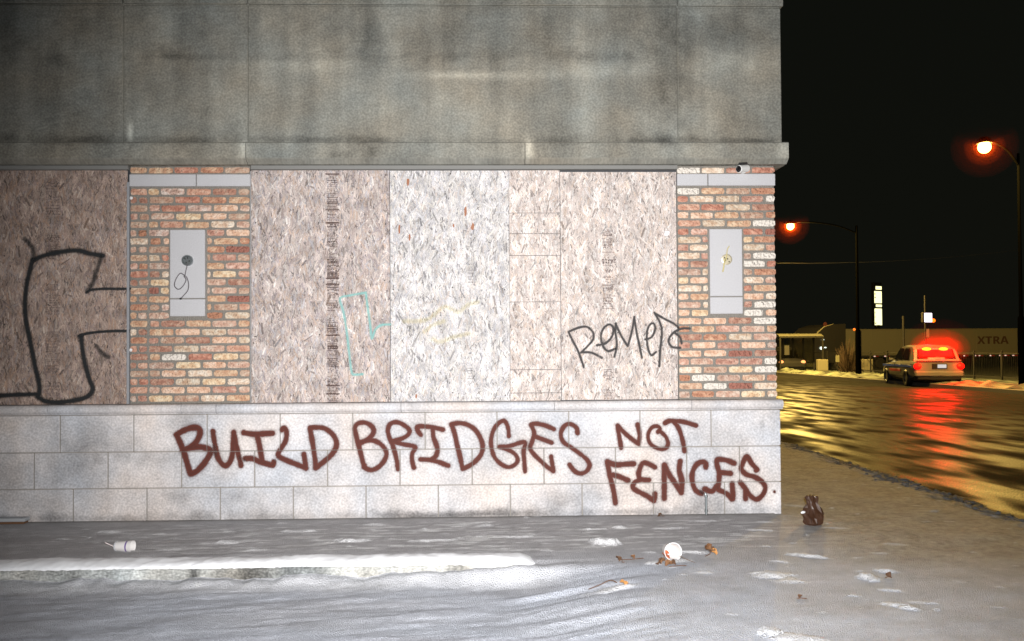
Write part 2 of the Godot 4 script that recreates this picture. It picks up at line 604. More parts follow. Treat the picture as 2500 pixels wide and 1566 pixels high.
func snow_color(x: float, z: float) -> Color:
	var c := Color(0.62, 0.625, 0.66)
	var lot := smoothstep(1.5, 1.8, z)
	c = c.lerp(Color(0.72, 0.77, 0.87), lot * (0.75 + 0.5 * noise.get_noise_2d(x * 0.7, z * 1.6)))
	# trodden grey band along the wall with wind-blown streaks of white
	var band := 1.0 - smoothstep(1.15, 1.5, z)
	c = c.lerp(Color(0.60, 0.59, 0.605), band * 0.9)
	var streak := noise.get_noise_2d(x * 1.5 + 3.0, z * 8.0) + 0.6 * noise.get_noise_2d(x * 5.0, z * 16.0)
	var much := smoothstep(0.05, 0.35, z) * (1.0 - smoothstep(1.1, 1.4, z))
	c = c.lerp(Color(0.98, 0.99, 1.0), much * smoothstep(0.08, 0.42, streak) * (0.35 + 0.65 * smoothstep(-3.4, -1.0, x)) * (1.0 - smoothstep(1.6, 3.0, x) * 0.6))
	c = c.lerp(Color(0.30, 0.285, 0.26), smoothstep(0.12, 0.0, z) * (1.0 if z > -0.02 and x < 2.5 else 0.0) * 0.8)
	# clean snow fallen off the kerb
	var low := (1.0 - smoothstep(0.1, 0.7, x))
	var d := exp(-pow((z - 1.70 - 0.05 * noise.get_noise_1d(x * 2.0)) / 0.12, 2)) * low
	c = c.lerp(Color(0.86, 0.88, 0.93), clampf(d, 0, 1) * smoothstep(1.55, 1.6, z))
	# dirt
	var dirt := noise.get_noise_2d(x * 3.0 + 70, z * 3.0) + 0.7 * noise.get_noise_2d(x * 13.0, z * 13.0)
	c = c * (1.0 + 0.16 * dirt)
	# trodden pavement at the side of the building, slush at the road
	var side := smoothstep(1.9, 2.9, x) * (1.0 - smoothstep(1.2, 2.6, z))
	dirt += side * (1.0 * noise.get_noise_2d(x * 22.0, z * 16.0) + 0.8 * noise.get_noise_2d(x * 7.0 + 0.5 * z, z * 9.0))
	c = c.lerp(Color(0.50, 0.475, 0.43) * (1.0 + 0.28 * dirt), side)
	var e := road_edge(z)
	c = c.lerp(Color(0.14, 0.14, 0.135) * (1.0 + 0.5 * dirt), smoothstep(e - 0.45, e + 0.1, x + 0.30 * noise.get_noise_2d(x * 5, z * 4)))
	c.a = 1.0
	return c

func build_street() -> void:
	# the wet carriageway
	var st := mb()
	quad(st, Vector3(4.0, -0.125, 14), Vector3(17.05, -0.125, 14), Vector3(17.05, -0.125, -150), Vector3(4.0, -0.125, -150), Vector3.UP)
	var m := mat(Color(0.022, 0.021, 0.019), 1.0)
	m.uv1_triplanar = true
	m.uv1_world_triplanar = true
	m.uv1_scale = Vector3(0.16, 0.10, 0.05)
	m.roughness_texture = noise_tex(0.008, 51, 1024, 3, [[0.0, Color(0.30, 0.30, 0.30)], [0.36, Color(0.42, 0.42, 0.42)], [0.58, Color(0.66, 0.66, 0.66)], [0.8, Color(0.95, 0.95, 0.95)], [1.0, Color(1, 1, 1)]])
	m.metallic_specular = 0.065
	m.normal_enabled = true
	m.normal_texture = noise_tex(0.42, 52, 1024, 3, [], 6.0)
	m.normal_scale = 0.09
	struct(obj("road", st, m))
	# the pavement going on beside the building
	st = mb()
	quad(st, Vector3(2.3, -0.03, -15.9), Vector3(4.55, -0.03, -15.9), Vector3(4.55, -0.03, -150), Vector3(2.3, -0.03, -150), Vector3.UP)
	quad(st, Vector3(4.55, -0.03, -15.9), Vector3(4.55, -0.2, -15.9), Vector3(4.55, -0.2, -150), Vector3(4.55, -0.03, -150), Vector3.RIGHT)
	struct(obj("pavement", st, mat(Color(0.42, 0.41, 0.38), 0.9)))
	# far kerb and the snowy verge behind it
	st = mb()
	span(st, 17.05, 17.22, -0.3, 0.02, -150, 14, 0.02)
	struct(obj("kerb", st, mat(Color(0.16, 0.155, 0.145), 0.9)))
	var nx := 60
	var nz := 260
	var pts := PackedVector3Array()
	var cols := PackedColorArray()
	for j in nz:
		for i in nx:
			var x := 17.2 + 4.6 * i / (nx - 1)
			var z := -120.0 + 126.0 * j / (nz - 1)
			var bank := exp(-pow((x - 17.9 - 0.3 * noise.get_noise_1d(z * 0.4)) / 0.5, 2)) * (0.12 + 0.20 * noise.get_noise_2d(x * 0.9, z * 0.7))
			pts.append(Vector3(x, 0.0 + maxf(bank, -0.02) + 0.05 * noise.get_noise_2d(x * 1.3, z * 1.1), z))
			var d := noise.get_noise_2d(x * 1.6 + 20, z * 0.9)
			cols.append(Color(0.135, 0.155, 0.12) * (1.0 + 1.3 * d) if d > -0.12 else Color(0.035, 0.035, 0.028))
	var sm2 := mat(Color(1, 1, 1), 0.9)
	sm2.vertex_color_use_as_albedo = true
	struct(obj("snow_verge", sheet(nx, nz, pts, cols), sm2))
	# the yard beyond
	st = mb()
	quad(st, Vector3(21.7, -0.06, 14), Vector3(27, -0.5, 14), Vector3(27, -0.5, -150), Vector3(21.7, -0.06, -150), Vector3.UP)
	quad(st, Vector3(27, -0.5, 14), Vector3(160, -0.5, 14), Vector3(160, -0.5, -150), Vector3(27, -0.5, -150), Vector3.UP)
	struct(obj("yard", st, mat(Color(0.09, 0.095, 0.08), 0.9)))
	# churned slush along the near edge of the road
	st = mb()
	for i in 110:
		var cz := rng.randf_range(-12.0, 3.4)
		var cx := road_edge(cz) + rng.randfn(0.0, 0.14)
		var many := rng.randi_range(2, 26)
		var wide := rng.randf_range(0.04, 0.16)
		for k in many:
			var z := cz + rng.randfn(0.0, wide * 1.5)
			var x := cx + rng.randfn(0.0, wide)
			var s := rng.randf_range(0.005, 0.02) * (1.0 if rng.randf() < 0.9 else 1.8)
			ball(st, Vector3(x, ground_y(x, z) + s * 0.1, z), Vector3(s * rng.randf_range(0.9, 1.9), s * 0.7, s * rng.randf_range(0.8, 1.4)), 1.2, 3, 6)
	var o := obj("slush", st, mat(Color(0.10, 0.10, 0.10), 0.8))
	tag(o, "dark churned slush in lumps along the near edge of the wet road", "slush")
	stuff(o)
	# the kerb before the building, capped with clean snow
	var k := thing("snowy_kerb", "low concrete kerb under a smooth cap of white snow before the building", "kerb", Vector3(0, 0, 0))
	st = mb()
	var prof := []
	for i in 41:
		prof.append(-7.0 + 7.28 * i / 40.0)
	span(st, -7.0, 0.26, -0.25, -0.01, 1.40, 1.60, 0.012)
	var km := mat(Color(1, 1, 1), 0.95)
	km.albedo_texture = wall_texture(-4.2, 0.1, 4.6, 0.4, Color(0.66, 0.665, 0.65), 0.7, 0.7, [[0.0, -0.05, 0.4, 0.1, 0.3], [-1.9, -0.06, 0.03, 0.1, -0.5], [-1.5, -0.06, 0.25, 0.06, -0.3], [-0.2, -0.04, 0.1, 0.03, -0.4]], 80)
	world_mapped(km, 4.6, 0.4, -4.2, 0.1)
	km.normal_enabled = true
	km.normal_texture = noise_tex(0.2, 81, 256, 3, [], 3.0)
	obj("kerb_stone", st, km, k)
	var cap := PackedVector3Array()
	var cc := PackedColorArray()
	var n1 := 480
	var n2 := 17
	for j in n2:
		for i in n1:
			var t := float(j) / (n2 - 1)
			var x := -7.0 + 7.36 * i / (n1 - 1)
			var a := PI * t
			var fade := smoothstep(0.38, 0.20, x)
			var half := (0.105 + 0.012 * noise.get_noise_1d(x * 2.0)) * (0.35 + 0.65 * sqrt(maxf(fade, 0.0)))
			var z := 1.485 - cos(a) * half * 1.1 + 0.012 * noise.get_noise_1d(x * 1.2 + 9)
			var y := -0.012 + sin(a) * (0.042 + 0.012 * noise.get_noise_2d(x * 1.5, t) + 0.007 * noise.get_noise_2d(x * 9.0, t * 3.0)) * fade - 0.03 * (1.0 - fade)
			if t > 0.8:
				y += 0.006 * noise.get_noise_2d(x * 22.0, t * 5)
			cap.append(Vector3(x, y, z))
			cc.append(Color(0.9, 0.92, 0.95))
	var cm := mat(Color(1, 1, 1), 0.85)
	cm.vertex_color_use_as_albedo = true
	obj("snow_cap", sheet(n1, n2, cap, cc), cm, k)

# ---------------------------------------------------------------- building
var stone_joints := []

func build_building() -> void:
	var b := thing("corner_building", "single-storey corner building of concrete, brick piers and pale stone base", "building")
	# --- the solid behind the facing
	var core := mb()
	span(core, -9.0, 2.42, -0.3, 5.6, -12.0, -0.10, 0.0)
	obj("backing_wall", core, mat(Color(0.16, 0.15, 0.14), 0.95), b)
	# --- concrete upper wall, cast in bays with recessed joints
	var spots := []
	var xx := -4.2
	while xx < 2.5:
		spots.append([xx, 3.125 + rng.randf_range(0.0, 0.02), rng.randf_range(0.07, 0.22), rng.randf_range(0.018, 0.04), -rng.randf_range(0.05, 0.24)])
		xx += rng.randf_range(0.16, 0.42)
	for s in [[-1.6, 3.83, 0.75, 0.03, -0.06], [-0.3, 3.84, 0.25, 0.03, -0.10], [0.3, 3.86, 0.5, 0.04, -0.09], [0.9, 3.84, 0.3, 0.03, -0.1], [-1.5, 3.76, 0.35, 0.05, 0.14], [-0.1, 3.68, 0.45, 0.028, 0.26], [-1.85, 3.7, 0.1, 0.6, 0.10],
		[-1.93, 3.9, 0.05, 0.5, -0.12], [0.95, 3.72, 0.35, 0.05, 0.15], [0.85, 3.35, 0.12, 0.22, 0.16], [0.75, 3.95, 0.12, 0.25, 0.14], [-2.5, 3.83, 0.4, 0.02, -0.09], [-3.55, 3.82, 0.06, 0.06, -0.2], [-2.62, 3.84, 0.06, 0.05, -0.2],
		[1.55, 3.9, 0.08, 0.5, -0.18], [2.1, 3.8, 0.3, 0.1, 0.1], [2.0, 4.05, 0.4, 0.12, -0.12], [1.2, 3.55, 0.3, 0.12, -0.12], [-0.75, 4.0, 0.06, 0.35, 0.12], [-0.95, 4.1, 0.08, 0.2, -0.1], [-2.95, 3.2, 0.02, 0.08, 0.5], [-1.65, 3.2, 0.08, 0.18, 0.18], [-2.0, 3.05, 0.03, 0.1, 0.3],
		[0.35, 3.05, 0.035, 0.09, 0.5], [2.48, 3.05, 0.05, 0.1, 0.3], [-0.95, 3.02, 0.04, 0.06, -0.2], [-1.25, 3.0, 0.09, 0.03, -0.12], [0.0, 4.0, 1.0, 0.15, -0.1], [-0.4, 3.4, 0.9, 0.2, 0.06]]:
		spots.append(s)
	var conc := mat(Color(1, 1, 1), 0.92)
	conc.albedo_texture = wall_texture(-4.4, 4.6, 7.2, 1.8, Color(0.515, 0.51, 0.475), 0.55, 0.36, spots, 11)
	world_mapped(conc, 7.2, 1.8, -4.4, 4.6)
	conc.normal_enabled = true
	conc.normal_texture = noise_tex(0.06, 12, 512, 5, [], 4.0)
	conc.normal_scale = 0.3
	var xs := [-9.0, -6.2, -3.006, -1.98, 1.616, 2.497]
	for i in 5:
		var st := mb()
		span(st, xs[i] + (0.002 if i else 0.0), xs[i + 1] - (0.002 if i < 4 else 0.0), 3.11, 4.265, -0.24, 0.0 + (0.004 if i % 2 else 0.0), 0.006)
		obj("concrete_panel", st, conc, b)
		st = mb()
		span(st, xs[i] + (0.004 if i else 0.0), xs[i + 1] - (0.004 if i < 4 else 0.0) + (0.02 if i == 4 else 0.0), 4.275, 5.6, -0.24, 0.018, 0.006)
		obj("parapet_panel", st, conc, b)
	# --- the ledge under it, in four lengths
	var fill := mb()
	span(fill, -9.0, 2.49, 3.12, 5.5, -0.22, -0.007, 0.0)
	obj("joint_filler", fill, conc, b)
	xs = [-9.0, -5.2, -1.98, 0.32, 2.529]
	for i in 4:
		var st := mb()
		# a section with a sloping underside
		var x0: float = xs[i] + (0.0025 if i else 0.0)
		var x1: float = xs[i + 1] - (0.0025 if i < 3 else 0.0)
		var sec := [Vector2(-0.24, 3.108), Vector2(0.062, 3.108), Vector2(0.070, 3.100), Vector2(0.070, 2.978), Vector2(0.062, 2.968), Vector2(0.012, 2.935), Vector2(-0.24, 2.935)]
		for k in sec.size():
			var p: Vector2 = sec[k]
			var q: Vector2 = sec[(k + 1) % sec.size()]
			var mid := (p + q) / 2
			quad(st, Vector3(x0, p.y, p.x), Vector3(x1, p.y, p.x), Vector3(x1, q.y, q.x), Vector3(x0, q.y, q.x), Vector3(0, mid.y - 3.03, mid.x + 0.09).normalized() if k != 6 else Vector3(0, 0, -1))
			if k >= 1 and k < sec.size() - 1:
				tri(st, Vector3(x0, sec[0].y, sec[0].x), Vector3(x0, p.y, p.x), Vector3(x0, q.y, q.x), Vector3(-1, 0, 0))
				tri(st, Vector3(x1, sec[0].y, sec[0].x), Vector3(x1, p.y, p.x), Vector3(x1, q.y, q.x), Vector3(1, 0, 0))
		obj("ledge_stone", st, conc, b)
	# --- dark head frames over the window openings
	var fm := mat(Color(0.035, 0.038, 0.045), 0.6)
	for o in [[-9.0, -2.975], [-1.965, 1.612]]:
		var st := mb()
		span(st, o[0], o[1], 2.90, 2.934, -0.09, -0.018, 0.003)
		obj("head_frame", st, mat(Color(0.20, 0.20, 0.19), 0.7), b)
		st = mb()
		span(st, o[0], o[1], 0.94, 2.90, -0.099, -0.075, 0.0)
		obj("window_backing", st, fm, b)
	# --- piers
	brick_pier(b, -2.97, -1.972, [-2.633, -2.345, 1.679, 2.399, 1.825], -2.418, 0)
	brick_pier(b, 1.608, 2.447, [1.881, 2.158, 1.676, 2.394, 1.821], 1.872, 1)
	# --- pale stone base: three courses of blocks
	var bspots := []
	for s in [[-2.0 - 0.5, 0.79, 0.10, 0.10, -0.10], [-3.25, 0.72, 0.16, 0.14, -0.10], [-2.95, 0.62, 0.14, 0.10, -0.08], [-3.4, 0.45, 0.14, 0.12, -0.12], [-2.7, 0.5, 0.3, 0.05, -0.08], [-2.6, 0.2, 0.08, 0.06, -0.15], [-2.05, 0.2, 0.1, 0.05, -0.12],
		[1.2, 0.15, 0.25, 0.1, -0.07], [1.8, 0.1, 0.15, 0.05, -0.16], [-0.9, 0.7, 0.3, 0.1, -0.06], [0.9, 0.75, 0.2, 0.1, 0.04], [0.6, 0.14, 0.3, 0.06, -0.07], [2.3, 0.75, 0.02, 0.06, -0.12]]:
		bspots.append(s)
	xx = -4.2
	while xx < 2.5:
		bspots.append([xx, rng.randf_range(0.0, 0.03), rng.randf_range(0.1, 0.3), rng.randf_range(0.02, 0.05), -rng.randf_range(0.05, 0.25)])
		bspots.append([xx + 0.1, rng.randf_range(0.1, 0.8), rng.randf_range(0.05, 0.25), rng.randf_range(0.03, 0.1), rng.randf_range(-0.10, 0.05)])
		xx += rng.randf_range(0.2, 0.4)
	var stone := mat(Color(1, 1, 1), 0.9)
	stone.albedo_texture = wall_texture(-4.4, 1.0, 7.2, 1.05, Color(0.785, 0.772, 0.772), 0.42, 0.10, bspots, 21)
	world_mapped(stone, 7.2, 1.05, -4.4, 1.0)
	stone.normal_enabled = true
	stone.normal_texture = noise_tex(0.10, 22, 512, 4, [], 3.0)
	stone.normal_scale = 0.25
	var ys := [-0.04, 0.263, 0.562, 0.868]
	# the measured joint of each course: offset of one upright joint, blocks 0.603 long
	var first := [0.0, 0.0, 0.0]
	first[2] = Vector2(-1.721, 0.734).x
	first[1] = Vector2(-1.93, 0.416).x
	first[0] = Vector2(-1.015, 0.136).x
	var base := node("stone_base", b)
	var mortar := mb()
	span(mortar, -9.0, 2.44, -0.3, 0.868, -0.10, -0.006, 0.0)
	obj("mortar", mortar, mat(Color(0.27, 0.25, 0.22), 0.95), base)
	for row in 3:
		stone_joints.append([1, ys[row], 0, 0])
		var edges := []
		for n in range(-14, 12):
			var x: float = first[row] + n * 0.5985
			if x > -9.0 and x < 2.40:
				edges.append(x)
		if row == 1:
			edges[-1] = 2.107
			if edges[-2] > 1.95:
				edges.remove_at(edges.size() - 2)
		edges.insert(0, -9.0)
		edges.append(2.455)
		for i in edges.size() - 1:
			var st := mb()
			span(st, edges[i] + (0.0035 if i else 0.0), edges[i + 1] - (0.0035 if i < edges.size() - 2 else 0.0), ys[row] + 0.003, ys[row + 1] - 0.003, -0.16, rng.randf_range(-0.001, 0.001), 0.005)
			obj("stone_block", st, stone, base)
			if i:
				stone_joints.append([0, edges[i], ys[row], ys[row + 1]])
	# --- rounded sill course
	xs = [-9.0, -3.6, -2.52, -2.235, -0.72, 0.55, 1.70, 2.475]
	for i in 7:
		var st := mb()
		var x0: float = xs[i] + 0.002
		var x1: float = xs[i + 1] - 0.002
		var sec := []
		for k in 9:
			var a := -PI / 2 + PI * k / 8.0
			sec.append([Vector3(0, 0.914 + 0.038 * sin(a), -0.004 + 0.040 * cos(a)), Vector3(0, sin(a), cos(a))])
		for k in 8:
			smooth_quad(st, [sec[k][0] + Vector3(x0, 0, 0), sec[k][1]], [sec[k][0] + Vector3(x1, 0, 0), sec[k][1]], [sec[k + 1][0] + Vector3(x1, 0, 0), sec[k + 1][1]], [sec[k + 1][0] + Vector3(x0, 0, 0), sec[k + 1][1]])
			for e in [[x0, -1.0], [x1, 1.0]]:
				tri(st, Vector3(e[0], 0.914, -0.004), sec[k][0] + Vector3(e[0], 0, 0), sec[k + 1][0] + Vector3(e[0], 0, 0), Vector3(e[1], 0, 0))
		span(st, x0, x1, 0.876, 0.952, -0.12, -0.004, 0.0)
		span(st, x0, x1, 0.8715, 0.8775, -0.12, 0.008, 0.0)
		obj("sill_stone", st, stone, b)
	# --- the side wall, brick along the pavement
	var st2 := mb()
	var course := 0
	var y := 0.96
	while y < 2.92:
		var z := -0.30 - (0.11 if course % 2 else 0.0)
		while z > -11.9:
			cbox(st2, Vector3(2.437, y + 0.028, z - 0.10), Vector3(0.03, 0.056, 0.202), 0.004)
			z -= 0.217
		y += 0.0686
		course += 1
	stuff(obj("side_bricks", st2, brick_mats()[2], b))
	st2 = mb()
	span(st2, 2.40, 2.447, 0.868, 0.955, -11.98, -0.13, 0.004)
	span(st2, 2.40, 2.452, -0.3, 0.866, -11.98, -0.165, 0.004)
	obj("side_base", st2, stone, b)
	st2 = mb()
	span(st2, 2.40, 2.497, 2.936, 5.6, -11.98, -0.245, 0.004)
	obj("side_concrete", st2, conc, b)

var brick_set := []

func brick_mats() -> Array:
	if brick_set.size():
		return brick_set
	var cream := [Color(0.62, 0.40, 0.30), Color(0.82, 0.66, 0.54), Color(0.92, 0.82, 0.70)]
	var ramps := [
		[[0.0, Color(0.68, 0.49, 0.41)], [0.40, Color(0.77, 0.61, 0.53)], [0.58, Color(0.83, 0.71, 0.63)], [0.8, Color(0.90, 0.82, 0.75)]],
		[[0.0, Color(0.75, 0.59, 0.48)], [0.42, Color(0.87, 0.77, 0.67)], [0.6, Color(0.93, 0.87, 0.79)], [0.9, Color(0.96, 0.94, 0.89)]],
		[[0.0, Color(0.55, 0.36, 0.30)], [0.45, Color(0.69, 0.48, 0.41)], [0.62, Color(0.77, 0.58, 0.51)], [0.85, Color(0.85, 0.72, 0.64)]],
		[[0.0, Color(0.50, 0.40, 0.36)], [0.34, Color(0.73, 0.59, 0.53)], [0.55, Color(0.82, 0.69, 0.63)], [0.72, Color(0.90, 0.84, 0.80)]],
	]
	var tints := [Color(1, 1, 1), Color(1, 0.93, 0.9), Color(0.93, 0.92, 0.9), Color(1.0, 0.97, 0.9)]
	var rough := noise_tex(0.12, 44, 256, 4, [], 8.0)
	for k in 4:
		for e in ramps[k]:
			e[1] = e[1].lerp(Color(0.80, 0.71, 0.64), 0.2)
		var t := noise_tex(0.022, 60 + k, 512, 5, ramps[k])
		for q in 4:
			var m := mat(Color(1, 1, 1), 0.9)
			m.albedo_color = tints[q]
			m.albedo_texture = t
			m.uv1_triplanar = true
			m.uv1_world_triplanar = true
			m.uv1_scale = Vector3(1.1, 1.5, 1.1)
			m.uv1_offset = Vector3(0.31 * q, 0.23 * q + 0.1 * k, 0)
			m.normal_enabled = true
			m.normal_texture = rough
			m.normal_scale = 0.7
			brick_set.append(m)
	# a few plain ones: strong orange, deep red, white-washed
	for c in [Color(0.48, 0.23, 0.14), Color(0.36, 0.15, 0.11), Color(0.80, 0.74, 0.66)]:
		var m := mat(c, 0.9)
		m.normal_enabled = true
		m.normal_texture = rough
		m.uv1_triplanar = true
		m.uv1_world_triplanar = true
		brick_set.append(m)
	return brick_set

# One old brick: a block whose face bulges a little and whose arrises are worn unevenly.
func old_brick(x0: float, x1: float, y0: float, y1: float, zf: float) -> SurfaceTool:
	var st := mb()
	var nx := maxi(3, int((x1 - x0) / 0.028) + 1)
	var ny := 4
	var g := []
	var ph := rng.randf() * 90.0
	for j in ny:
		var row := []
		for i in nx:
			var u := float(i) / (nx - 1)
			var v := float(j) / (ny - 1)
			var edge := i == 0 or j == 0 or i == nx - 1 or j == ny - 1
			var corner := (i == 0 or i == nx - 1) and (j == 0 or j == ny - 1)
			var p := Vector3(lerpf(x0, x1, u), lerpf(y0, y1, v), zf + rng.randf_range(-0.0012, 0.0012))
			if edge:
				p.z -= rng.randf_range(0.002, 0.006)
				p.x += rng.randf_range(-0.0022, 0.0022) + (0.0035 if i == 0 else (-0.0035 if i == nx - 1 else 0.0))
				p.y += 0.0042 * noise.get_noise_2d(ph + i * 1.3, j * 7.0) + (0.002 if j == 0 else (-0.002 if j == ny - 1 else 0.0))
			if corner:
				p.x += (1 if i == 0 else -1) * rng.randf_range(0.0, 0.009)
				p.y += (1 if j == 0 else -1) * rng.randf_range(0.0, 0.006)
			row.append(p)
		g.append(row)
	for j in ny - 1:
		for i in nx - 1:
			quad(st, g[j][i], g[j][i + 1], g[j + 1][i + 1], g[j + 1][i], Vector3(0, 0, 1))
	var back := Vector3(0, 0, -0.05)
	for i in nx - 1:
		quad(st, g[0][i], g[0][i + 1], g[0][i + 1] + back, g[0][i] + back, Vector3(0, -1, 0))
		quad(st, g[ny - 1][i], g[ny - 1][i + 1], g[ny - 1][i + 1] + back, g[ny - 1][i] + back, Vector3(0, 1, 0))
	for j in ny - 1:
		quad(st, g[j][0], g[j + 1][0], g[j + 1][0] + back, g[j][0] + back, Vector3(-1, 0, 0))
		quad(st, g[j][nx - 1], g[j + 1][nx - 1], g[j + 1][nx - 1] + back, g[j][nx - 1] + back, Vector3(1, 0, 0))
	return st

func brick_pier(b: Node3D, x0: float, x1: float, pan: Array, split: float, kind: int) -> void:
	var pier := node("brick_pier", b)
	var st := mb()
	span(st, x0 + 0.002, x1 - 0.006, 0.953, 2.934, -0.16, -0.052, 0.004)
	var mm := mat(Color(0.27, 0.25, 0.22), 0.95)
	mm.normal_enabled = true
	mm.normal_texture = noise_tex(0.1, 45, 256, 4, [], 8.0)
	mm.uv1_triplanar = true
	mm.uv1_world_triplanar = true
	mm.uv1_scale = Vector3(3, 3, 3)
	obj("mortar", st, mm, pier)
	var cast := mat(Color(0.60, 0.60, 0.62), 0.85)
	cast.albedo_texture = noise_tex(0.2, 46, 256, 4, [[0.0, Color(0.86, 0.86, 0.86)], [1.0, Color(1, 1, 1)]])
	cast.uv1_triplanar = true
	cast.uv1_world_triplanar = true
	cast.uv1_scale = Vector3(2, 2, 2)
	# the stone band and the stone panel
	for e in [[x0 + 0.002, split - 0.004], [split + 0.004, x1 - 0.001]]:
		st = mb()
		span(st, e[0], e[1], 2.762, 2.862, -0.12, -0.030, 0.004)
		obj("band_stone", st, cast, pier)
	for e in [[pan[2], pan[4] - 0.004], [pan[4] + 0.004, pan[3]]]:
		st = mb()
		span(st, pan[0], pan[1], e[0], e[1], -0.12, -0.028 - 0.004 * kind, 0.004)
		obj("panel_stone", st, cast, pier)
	var mats := brick_mats()
	var pitch := 0.0688
	var y := 2.752 - pitch
	var course := 0
	var rows := []
	while y > 0.93:
		rows.append([y + 0.007, y + pitch - 0.007])
		y -= pitch
	rows.append([2.872, 2.922] if kind == 0 else [2.868, 2.918])
	for row in rows:
		var lens := []
		var long := course % 2 == 0
		if kind == 0:
			lens = [0.155, 0.098, 0.211, 0.211, 0.216, 0.12] if long else [0.068, 0.088, 0.211, 0.216, 0.213, 0.22]
			if row[0] > 2.8:
				lens = [0.15, 0.213, 0.208, 0.213, 0.23]
		else:
			lens = [0.205, 0.213, 0.218, 0.21] if long else [0.103, 0.211, 0.215, 0.211, 0.11]
		var x := x0
		for k in lens.size():
			var a := x + 0.006 + rng.randf_range(-0.004, 0.005)
			x += lens[k] + rng.randf_range(-0.006, 0.006)
			var c: float = x - 0.006
			if k == lens.size() - 1:
				c = x1 + rng.randf_range(-0.003, 0.003) if kind else x1 - 0.006
			if k == 0:
				a = x0 + 0.004
			var spans := [[a, c]]
			if row[1] > pan[2] - 0.012 and row[0] < pan[3] + 0.012:
				spans = []
				if a < pan[0] - 0.02:
					spans.append([a, min(c, pan[0] - 0.012)])
				if c > pan[1] + 0.02:
					spans.append([max(a, pan[1] + 0.012), c])
			for s in spans:
				if s[1] - s[0] < 0.022:
					continue
				var pick: float = rng.randf()
				var m: Material
				if pick < 0.045:
					m = mats[16 + rng.randi() % 2]
				elif pick < (0.07 if kind == 0 else 0.13):
					m = mats[18]
				else:
					var fam: int = [0, 0, 0, 1, 1, 2, 2, 3][rng.randi() % 8] if kind == 0 else [0, 0, 1, 1, 1, 2, 2, 3][rng.randi() % 8]
					m = mats[fam * 4 + rng.randi() % 4]
				var dy := rng.randf_range(-0.002, 0.002)
				obj("brick", old_brick(s[0], s[1], row[0] + dy, row[1] + dy, -0.041 + rng.randf_range(-0.003, 0.003)), m, pier)
		course += 1

# ---------------------------------------------------------------- boards over the windows
func print_block(st: SurfaceTool, x0: float, x1: float, y: float, h: float, z: float, n: int) -> void:
	# rows of small ink strokes, one under another
	for i in n:
		var yy := y + h * i / n
		var kind := rng.randf()
		var t := rng.randf_range(0.0025, 0.006)
		var a := x0
		if kind < 0.4:
			var e := x1 - rng.randf_range(0, 0.02)
			quad(st, Vector3(a, yy, z), Vector3(e, yy, z), Vector3(e, yy + t, z), Vector3(a, yy + t, z), Vector3(0, 0, 1))
		else:
			while a < x1:
				var e: float = min(x1, a + rng.randf_range(0.006, 0.03))
				if rng.randf() < 0.8:
					quad(st, Vector3(a, yy, z), Vector3(e, yy, z), Vector3(e, yy + t * 1.3, z), Vector3(a, yy + t * 1.3, z), Vector3(0, 0, 1))
				a = e + rng.randf_range(0.003, 0.009)

func board(label: String, x0: float, x1: float, y0: float, y1: float, zf: float, m: Material) -> Node3D:
	var t := thing("osb_sheet", label, "plywood", Vector3.ZERO, 0.0, "strand board sheets over the windows")
	var st := mb()
	span(st, x0, x1, y0, y1, zf - 0.012, zf, 0.0015)
	obj("panel", st, m, t)
	return t

func screws(t: Node3D, xs: Array, ys: Array, z: float, x0: float, x1: float) -> void:
	for x in xs:
		for y in ys:
			var st := mb()
			lathe(st, [Vector2(0, 0.002), Vector2(0.005, 0.0015), Vector2(0.006, 0)], Transform3D(Basis(Vector3.RIGHT, PI / 2), Vector3(x + rng.randf_range(-0.01, 0.01), y + rng.randf_range(-0.03, 0.03), z)), 10)
			obj("screw", st, dark_metal, t)

var dark_metal := mat(Color(0.05, 0.045, 0.04), 0.6, 0.4)

func osb(tex: Texture2D, tint: Color, ox: float, oy: float) -> StandardMaterial3D:
	var m := mat(Color(1, 1, 1), 0.85)
	m.albedo_color = tint
	m.albedo_texture = tex
	world_mapped(m, 1.55, 1.55, ox, oy)
	m.normal_enabled = true
	m.normal_texture = strand_normal
	m.normal_scale = 0.5
	return m

var strand_normal: Texture2D

